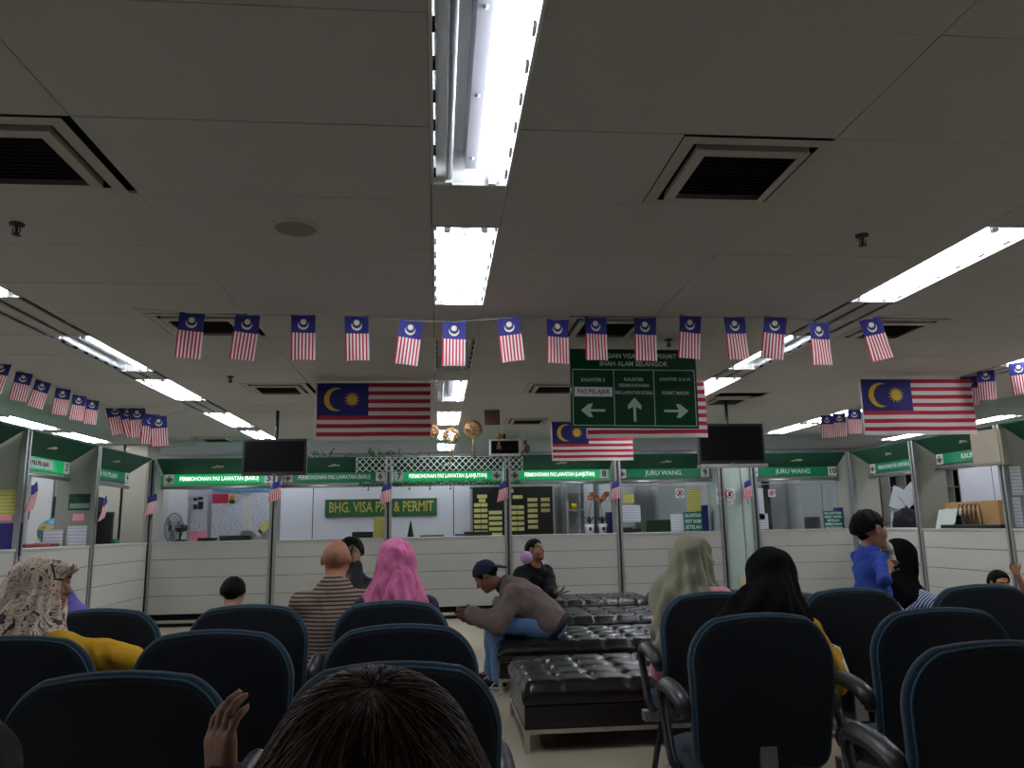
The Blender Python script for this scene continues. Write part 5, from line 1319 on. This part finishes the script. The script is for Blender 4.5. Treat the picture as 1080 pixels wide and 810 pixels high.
# counter 9 and 10 notices and devices
y9 = 12.02
for a, b, m, l in [((657, 521), (669, 530), m_notice_y, 'small yellow label on the glass of counter 9'), ((654, 533), (676, 550), m_notice_w, 'white printed sheet on the glass at the left of counter 9'),
                   ((724, 516), (740, 539), m_notice_y, 'yellow and white notice at the right end of counter 9'), ((707, 542), (721, 560), m_notice_w, 'white printed sheet left of the green receipt notice of counter 9'),
                   ((793, 515), (807, 548), m_notice_w, 'tall pale sheet on the glass at the left of counter 10'), ((793, 542), (811, 558), m_notice_w, 'white printed sheet low on the glass of counter 10'),
                   ((950+2, 516), (958+2, 524), m_paper, 'x')][:6]:
    sheet('counter_notice', l, a, b, y9, m, group='counter notices')
mr = mat('sign_red', S(170, 36, 48), .6)
def nosign(px, py, y, label, r_=.055):
    p = at(px, py, y=y); o = empty('prohibition_sign', p, 0, label, 'sign'); MB().box((-r_*1.25, 0, -r_*1.35), (r_*1.25, .004, r_*1.25), 0).build('plate', m_paper, o)
    m = MB(); m.lathe([(r_, -.003), (r_, 0), (r_*.78, 0), (r_*.78, -.003), (r_, -.003)], 24, (0, -.002, 0), 0, Tm); m.box((-r_*.9, -.006, -r_*.1), (r_*.9, -.004, r_*.1), 0, Matrix.Rotation(R(-45), 4, 'Y')); m.build('red_ring', mr, o)
    MB().box((-r_*.3, -.004, -r_*.5), (r_*.3, -.002, r_*.5)).build('pictogram', m_ink, o)
nosign(717, 520, y9, 'small red prohibition sign on the glass of counter 9'); nosign(814, 520, y9, 'small prohibition sign on the glass of counter 10', .045)
nosign(761, 521, 11.70, 'left prohibition sign on the mint column', .065); nosign(769.5, 521, 11.70, 'right prohibition sign on the mint column', .065)
p = at(765, 530, y=11.705); o = MB().box((-.13, 0, -.03), (.13, .004, .03)).build('column_plate', m_paper, None, p); tag(o, 'small white text plate under the prohibition signs on the mint column', 'sign')
text('DILARANG', .034, m_ink, o, (0, -.002, 0), sx=1.1, fit=.22)
for (a, b, l, y) in [((721, 540), (742, 572), 'green receipt notice with white words on counter 9', 11.98), ((868, 539), (890, 559), 'green receipt notice with white words on counter 10', 11.98)]:
    o, w, h = sheet('receipt_notice', l, a, b, y, m_teal_notice, 'notice', 'green receipt notices')
    for k, tx in enumerate(['SILA DAPATKAN', 'RESIT RASMI', 'SETELAH', 'PEMBAYARAN', 'DILAKUKAN']): text(tx, h*.17, m_letter, o, (w/2, -.002, h*(.88-.19*k)), bold=.001, fit=w*.86)
box_thing('file_box', 'blue upright file box beside the green notice of counter 9', 742, 749, CT+.40, 12.0, .25, m_navyfile, 'file box')
box_thing('file_box', 'blue upright file box at the right end of counter 10', 890, 900, CT+.33, 12.0, .25, m_navyfile, 'file box')
box_thing('office_chair_back', 'dark green chair back behind counter 9', 683, 709, CT+.19, 12.4, .08, mat('green_fabric', S(18, 62, 30), .9), 'chair', .02, None, .0)
box_thing('phone_set', 'black desk telephone on counter 9', 655, 669, CT+.08, 12.15, .2, m_black, 'telephone', .02)
box_thing('stapler', 'small black stapler beside the telephone on counter 9', 670, 677, CT+.06, 12.15, .12, m_black, 'stapler', .01)
box_thing('monitor', 'grey monitor behind the glass of counter 10', 851, 867, CT+.19, 12.3, .06, mat('monitor_grey', S(70, 74, 80), .4), 'monitor', .01)
# left counters
def on_left(name, label, xa, ya, xb, yb, X, m, cat, th=.004, group=None, pn=None):
    p, q = at(xa, ya, x=X), at(xb, yb, x=X); y0, y1 = min(p.y, q.y), max(p.y, q.y); z0, z1 = min(p.z, q.z), max(p.z, q.z)
    o = MB().box((0, 0, 0), (th, y1-y0, z1-z0)).build(name, m, None, (X, y0, z0)); return tag(o, label, cat, group)
# partition faces look towards us: sheets on the partitions by counters 2, 3 and 4
def on_part(name, label, a, b, y, m, cat='notice', group='notices on the left partitions'): return sheet(name, label, a, b, y-.024, m, cat, group)
on_part('notice', 'yellow notice on the partition at the left edge', (0, 517), (22, 543), LY[2], m_notice_y); on_part('notice', 'pink card under the yellow notice at the left edge', (0, 543), (12, 549), LY[2], m_pink)
on_part('file_pocket', 'navy file pocket at the left edge below the pink card', (0, 552), (21, 586), LY[2], m_navyfile, 'file pocket')
o, w, h = on_part('plaque', 'green plaque on the partition between counters 3 and 4', (73, 521), (95, 538), LY[1], mat('plaque_green', S(10, 66, 46), .5), 'sign')
MB().box((w*.06, -.003, h*.12), (w*.94, 0, h*.42)).build('plaque_band', mat('plaque_band', S(130, 160, 150), .6), o)
on_part('notice', 'pink card under the green plaque', (77, 542), (88, 549), LY[1], m_pink)
on_part('file_pocket', 'navy file pocket under the green plaque', (71, 551), (93, 580), LY[1]+.01, m_navyfile, 'file pocket'); sheet('notice', 'white sheet in the navy pocket under the green plaque', (71, 555), (90, 580), LY[1]-.032, m_notice_w, 'notice', 'notices on the left partitions')
# globe
p = at(55, 563, x=-4.75); o = empty('desk_globe', (p.x, p.y, CT), 0, 'desk globe with blue oceans on counter 3', 'globe')
r_ = .165; zc = p.z-CT+.02
MB().sphere((0, 0, zc), r_, 14).build('sphere', pattern('globe_map', 'noise', [S(30, 120, 150), S(196, 150, 70), S(90, 130, 70)], (9, 9, 9), .35, thr=[.54, .64], soft=.015, detail=4), o)
b = MB().lathe([(.0001, 0), (.09, 0), (.085, .015), (.015, .03), (.012, zc-r_)], 18); b.tube([(0, (r_+.015)*math.sin(a), zc-(r_+.015)*math.cos(a)) for a in np.linspace(0, PI, 14)], .006, 6); b.build('stand', m_metal, o)
def leftbox(name, label, px0, px1, py1, X, d, m, cat, ch=.008, z0=CT):
    p, q = at(px0, py1, x=X), at(px1, py1, x=X); o = MB().box((-d, 0, 0), (0, max(.08, q.y-p.y), max(.03, q.z-z0)), 0, None, ch).build(name, m, None, (X, p.y, z0)); return tag(o, label, cat)
leftbox('document_box', 'dark red document box on counter 3', 27, 54, 573, -4.35, .25, mat('brick_red', S(128, 44, 40), .6), 'box')
leftbox('document_box', 'small dark red box behind the leaflet on counter 3', 55, 63, 577, -4.4, .2, mat('brick_red', (0, 0, 0)), 'box')
sheet('leaflet_stand', 'white leaflet in a stand in front of the globe', (46, 559), (65, 576), at(55, 570, x=-4.5).y, m_notice_w, 'leaflet', None)
box_thing('monitor', 'black monitor behind counter 4', 101, 117, CT+.42, 11.0, .06, m_black, 'monitor', .01)
o = MB().box((0, 0, 0), (.22, .28, .14), 0, None, .01).build('paper_tray', mat('blue_tray', S(50, 100, 190), .5), None, (-4.62, 10.15, CT)); tag(o, 'bright blue tray on counter 4', 'tray')
o = MB().box((0, 0, 0), (.14, .16, .06), 0, None, .006).build('stamp_pad', mat('green_box', S(20, 120, 80), .5), None, (-4.5, 11.2, CT)); tag(o, 'small green box on counter 4', 'box')
# left office: white door, dark opening, grey wall
p_, q_ = at(30, 540, y=10.75), at(54, 540, y=10.75)
o = empty('office_door', (q_.x-.12, 10.75, 0), 0, 'white office door seen through counter 3', 'door')
MB().box((p_.x-q_.x+.12, 0, 0), (.12, .05, 2.05), 0, None, .004).build('leaf', m_white, o); MB().tube([(.05, -.03, 1.2), (-.03, -.05, 1.2)], .012, 8).build('handle', m_chrome, o)
q_ = at(54.5, 540, y=10.7)
o = empty('filing_cabinet', (q_.x, 10.72, 0), 0, 'black filing cabinet behind counter 3 beside the white door', 'cabinet')
MB().box((0, 0, 0), (.42, .5, 1.8), 0, None, .005).build('body', m_black, o)
for k in range(4): d = MB().box((.02, -.02, .05+.43*k), (.40, 0, .45+.43*k), 0, None, .004).build('drawer', m_black, o); MB().box((.16, -.035, .26+.43*k), (.26, -.02, .28+.43*k)).build('handle', m_chrome, d)
# right counters
def on_right(px, py, X): return at(px, py, x=X)
o = empty('pigeonhole_shelf', (at(941, 540, y=13.2).x, 13.2, 0), 0, 'grey pigeonhole shelf with hanging papers behind the corner counter', 'shelf')
b = MB()
for k in range(6): b.box((k*.3, 0, .3), (k*.3+.02, .3, 2.2))
for k in range(7): b.box((0, 0, .3+.31*k), (1.52, .3, .32+.31*k))
b.box((0, .28, .3), (1.52, .3, 2.2), 1); b.build('frame', [m_panel, m_dark], o)
for q, (px, py, an, l) in enumerate([(948, 526, 24, 'white papers hanging at the upper left of the pigeonhole shelf'), (960, 522, 50, 'white papers hanging at the upper right of the pigeonhole shelf'), (948, 546, 12, 'white papers hanging low on the pigeonhole shelf')]):
    p = at(px, py, y=13.12); o = MB().box((-.14, 0, -.2), (.14, .01, .2)).build('hanging_papers', m_paper, None, p, (R(-8), R(an), 0)); tag(o, l, 'paper', 'papers on the pigeonhole shelf')
p = at(957, 553, y=12.75); o = empty('hanging_jacket', (p.x, p.y, p.z), 0, 'dark jacket draped over a chair behind the corner counter', 'jacket')
jm = Sol().u(el((0, 0, .02), (.22, .09, .26)), .05).u(rc((-.17, 0, .16), (-.22, .0, -.2), .06, .05), .04).u(rc((.17, 0, .16), (.22, 0, -.2), .06, .05), .04).d(wrinkle(.01, 26)); jm.mesh('jacket_body', .012, mat('navy_jacket', S(26, 28, 38), .9), o)
MB().tube([(-.2, 0, .2), (0, .0, .28), (.2, 0, .2)], .012, 8).build('hanger', m_metal, o)
MB().box((-.2, .02, -p.z), (-.17, .05, .2)).build('stand_leg', m_metal, o)
p = at(1020, 566, x=7.0); o = empty('cardboard_box', (6.98, p.y, CT), R(-90), 'open cardboard box on the right counter', 'box')
o.location = (6.75, at(1000, 560, x=6.75).y, CT)
cbm = mat('cardboard', S(176, 138, 88), .85, 0, .08, 12)
b = MB(); W_, D_, H_ = 1.0, .3, .33
b.box((0, 0, 0), (W_, .012, H_)); b.box((0, D_-.012, 0), (W_, D_, H_)); b.box((0, .012, 0), (.012, D_-.012, H_)); b.box((W_-.012, .012, 0), (W_, D_-.012, H_)); b.box((.012, .012, 0), (W_-.012, D_-.012, .012)); b.build('carton', cbm, o)
MB().box((0, -.13, -.005), (W_, .0, .005), 0, Matrix.Translation((0, D_, H_)) @ Matrix.Rotation(R(120), 4, 'X')).build('flap', cbm, o)
p = at(1023, 550, x=6.66); o = empty('cable_rack', (6.62, p.y, CT), R(-90), 'small dark rack with coiled cables before the cardboard box', 'rack')
b = MB()
for k in range(5):
    x = -.16+.08*k; b.tube([(x, 0, 0), (x+.01, 0, .2), (x+.05, 0, .3), (x+.1, 0, .28), (x+.13, 0, .02)], .008, 6)
b.build('cables', mat('cable_brown', S(70, 48, 46), .6), o); MB().box((-.3, -.03, .0), (.25, .08, .05), 0, None, .006).build('rack_base', m_black, o); MB().box((-.34, -.02, .05), (-.14, .05, .16), 0, None, .01).build('rack_block', m_black, o)
p, q = at(985, 543, x=6.5), at(1006, 558, x=6.5); o = empty('desk_calendar', (6.5, (p.y+q.y)/2, CT), R(-90), 'white desk calendar with green print on the right counter', 'calendar')
w_ = p.y-q.y; b = MB(); b.box((-w_/2, 0, 0), (w_/2, .006, .25), 0, Matrix.Rotation(R(-18), 4, 'X')); b.box((-w_/2, .15, 0), (w_/2, .156, .25), 0, Matrix.Translation((0, 0, 0)) @ Matrix.Rotation(R(0), 4, 'X')); b.build('cards', pattern('calendar_print', 'noise', [S(196, 206, 196), S(84, 110, 96)], (9, 9, 12), thr=.62, soft=.04), o)
leftb = MB().box((0, 0, 0), (.16, 1.1, .045), 0, None, .008).build('keyboard', m_black, None, (6.46, 8.55, CT)); tag(leftb, 'long dark keyboard row along the right counter edge', 'keyboard')
for k, (a, b, l) in enumerate([((1064, 492), (1080, 522), 'upper white sheet on the partition at the right edge'), ((1066, 524), (1080, 556), 'lower white sheet on the partition at the right edge')]):
    sheet('notice', l, a, b, RY[2]-.03, m_notice_w, 'notice', 'notices on the right partition')
b = MB().box((0, 0, 0), (.03, 2.6, 2.2)); 
for k in range(3): b.box((-.004, .05+.87*k, 0), (0, .055+.87*k, 2.2), 1)
tag(b.build('office_partition', [mat('partition_white', (0, 0, 0)), m_dark], None, (8.8, 9.9, 0)), 'white partition behind the right counters', 'partition')
# outlet on the counter near the mint column
p = at(783, 613, y=11.69); o = MB().box((-.05, 0, -.06), (.05, .012, .06), 0, None, .004).build('wall_socket', mat('socket_cream', S(196, 188, 150), .5), None, p); tag(o, 'small cream wall socket low on the mint column', 'socket')
# ------------------------------------------------------------------ festive things
gm = mat('rattan_gold', S(132, 100, 58), .9, 0, .25, 60); rm = mat('rattan_brown', S(104, 64, 40), .8, 0, .25, 60)
def rattan(px, py, y, r_, label, square=False, tass=.2, two=False):
    p = at(px, py, y=y); o = empty('woven_ornament', p, 0, label, 'ornament', 'hanging woven ornaments'); m = MB()
    if square:
        for k in range(9):
            t = -r_+2*r_*k/8; m.tube([(t, -.02, -r_), (t, .02, r_)], .008, 5); m.tube([(-r_, .02, t), (r_, -.02, t)], .008, 5)
    else:
        for k in range(20):
            R_ = Matrix.Rotation(random.uniform(0, PI), 3, 'Z') @ Matrix.Rotation(random.uniform(.1, 1.3), 3, 'X'); rr = r_*random.uniform(.6, 1)
            m.tube([Vector((rr*math.cos(a), 0, rr*math.sin(a))) if k < 5 else R_ @ Vector((rr*math.cos(a), rr*math.sin(a), 0)) for a in np.linspace(0, 2*PI, 20, endpoint=False)], .0045, 5, closed=True)
    m.build('weave', rm if square else gm, o)
    MB().tube([(0, 0, r_), (0, 0, ZC-p.z+.003)], .002, 5).build('cord', m_string, o)
    if tass:
        t = MB()
        for k in range(9): a = 2*PI*k/9; t.tube([(0, 0, -r_), (.012*math.cos(a), .012*math.sin(a), -r_-tass*.4), (.03*math.cos(a), .03*math.sin(a), -r_-tass)], .004, 5)
        t.build('tassel', gm, o)
rattan(455, 455, 10.2, .11, 'woven gold ball partly behind the right end of the left national flag', tass=0)
rattan(476, 460, 9.9, .11, 'woven gold ball with tassel in the middle of the three', tass=.22)
rattan(499, 453, 9.9, .115, 'largest woven gold ball, left of the woven square', tass=.24)
rattan(519, 440, 9.0, .085, 'square brown woven ornament above the small display', True, 0)
rattan(526, 460, 9.8, .045, 'small gold tassel ornament in front of the small display', tass=.12)
p = at(556, 473, y=11.2); o = empty('hanging_figurine', p, 0, 'small dark red figurine hanging right of the small display', 'ornament'); MB().sphere((0, 0, 0), .05, 8, 0, (.8, .8, 1.4)).sphere((-.03, 0, .09), .03, 8).tube([(0, 0, 0), (-.08, 0, -.06), (-.09, 0, -.12)], .014, 6).build('figure', mat('dark_red', S(90, 26, 30), .6), o); MB().tube([(0, 0, .06), (0, 0, ZC-p.z+.003)], .002, 5).build('cord', m_string, o)
# white net over hood of counters 6 to 8
n = MB(); xa, xb = at(376, 490, y=11.66).x, at(551, 490, y=11.66).x
c = 26
for sgn in (1, -1):
    for off in (0, .5):
        pts = [(xa+(xb-xa)*t/200, 11.655, 2.245+.10*sgn*(2/PI)*math.asin(math.sin((t/200*c*.5+off)*2*PI*.5))*1. -.012) for t in range(201)]
        n.tube(pts, .006, 5)
n.tube([(xa, 11.655, 2.345), (xb, 11.655, 2.345)], .006, 5); n.tube([(xa, 11.655, 2.345), (xa, 11.655, 2.10)], .006, 5); n.tube([(xb, 11.655, 2.345), (xb, 11.655, 2.10)], .006, 5)
tag(n.build('garland_net', mat('net_white', S(190, 198, 192), .8)), 'white criss-cross net garland over the hoods of counters 6 to 8', 'garland')
l = MB(); mlf = mat('garland_green', S(30, 132, 60), .7, 0, .3, 20)
for t in range(0, 170):
    x = xa+(xb-xa)*t/169; z = 2.0-.03*abs(math.sin(t*.19))-.01; a = t*2.4
    vs = [(0, 0, 0), (.028*math.cos(a), -.01, .028*math.sin(a)+.012), (.055*math.cos(a), 0, .055*math.sin(a)), (.028*math.cos(a), .012, .028*math.sin(a)-.012)]
    l.add([(x+v[0], 11.95+v[1], z+v[2]) for v in vs], [(0, 1, 2, 3)])
l.tube([(xa+(xb-xa)*t/60, 11.95, 1.99-.02*abs(math.sin(t*.53))) for t in range(61)], .004, 5)
for t in range(8):
    x = xa+(xb-xa)*(t+.5)/8; l.tube([(x, 11.95, 1.98), (x, 11.94, 1.90)], .006, 5); l.lathe([(.0001, 0), (.022, -.02), (.0001, -.045)], 8, (x, 11.94, 1.91))
tag(l.build('leaf_garland', mlf), 'green leaf garland hanging below the signs of counters 6 to 8', 'garland')
# plants and branches lying on top of the hoods
for k, (px, l_) in enumerate([(345, 'artificial sprig lying on the canopy of counter 6, the left one'), (400, 'artificial sprig lying on the canopy near the post of counter 7'), (425, 'artificial brown sprig lying on the canopy of counter 7')]):
    p = at(px, 480, y=12.0); o = empty('artificial_sprig', (p.x, 11.98, 2.17), 0, l_, 'plant', 'sprigs on the canopies'); b = MB(); lf = MB()
    for j in range(9):
        a = random.uniform(-1.2, 1.2); e_ = Vector((.42*math.sin(a), random.uniform(-.08, .1), .16+.16*math.cos(a))); b.tube([(0, 0, 0), e_*.5+Vector((0, 0, .04)), e_], .005, 5)
        for t in (.4, .55, .7, .85, 1.0):
            c_ = e_*t; d_ = Vector((random.uniform(-1, 1), random.uniform(-1, 1), random.uniform(-.5, 1))).normalized()*.05; s_ = d_.orthogonal().normalized()*.014
            lf.add([c_, c_+d_*.5+s_, c_+d_, c_+d_*.5-s_], [(0, 1, 2, 3)])
    b.build('branch', mat('branch_brown', S(70, 52, 40), .8), o); lf.build('foliage', mat('branch_brown', (0, 0, 0)) if k == 2 else mlf, o)
# purple patch behind the floral scarf: a bag strap of cloth hung over the chair
p0, p1 = at(62, 612, y=3.95), at(88, 640, y=3.95)
bg = empty('lilac_bag', (p1.x-.03, 4.06, .93), 0, 'lilac cloth bag leaning behind the chair at left', 'bag')
bgm = Sol().u(rc((-.13, 0, .12), (-.14, 0, -.5), .03, .10), .05).u(rc((-.12, .0, .11), (.06, 0, -.12), .03, .05), .05).u(rc((-.03, 0, -.06), (0, 0, -.5), .08, .11), .06).d(wrinkle(.008, 30)); bgm.mesh('bag_body', .009, mat('lilac_cloth', S(112, 96, 186), .85, 0, .1, 20), bg)
# ------------------------------------------------------------------ light and exposure
w = bpy.data.worlds.new('hall'); SC.world = w; w.use_nodes = True
w.node_tree.nodes['Background'].inputs[0].default_value = (.5, .55, .6, 1); w.node_tree.nodes['Background'].inputs[1].default_value = .02
vs = SC.view_settings; vs.view_transform = 'Standard'; vs.look = 'None'; vs.gamma = 1; vs.use_curve_mapping = False; vs.exposure = EXPO
SC.display_settings.display_device = 'sRGB'
cy = SC.cycles; cy.use_denoising = True; cy.max_bounces = 6; cy.diffuse_bounces = 4; cy.glossy_bounces = 3; cy.transparent_max_bounces = 12; cy.sample_clamp_indirect = 6; cy.use_light_tree = True; cy.caustics_reflective = False; cy.caustics_refractive = False
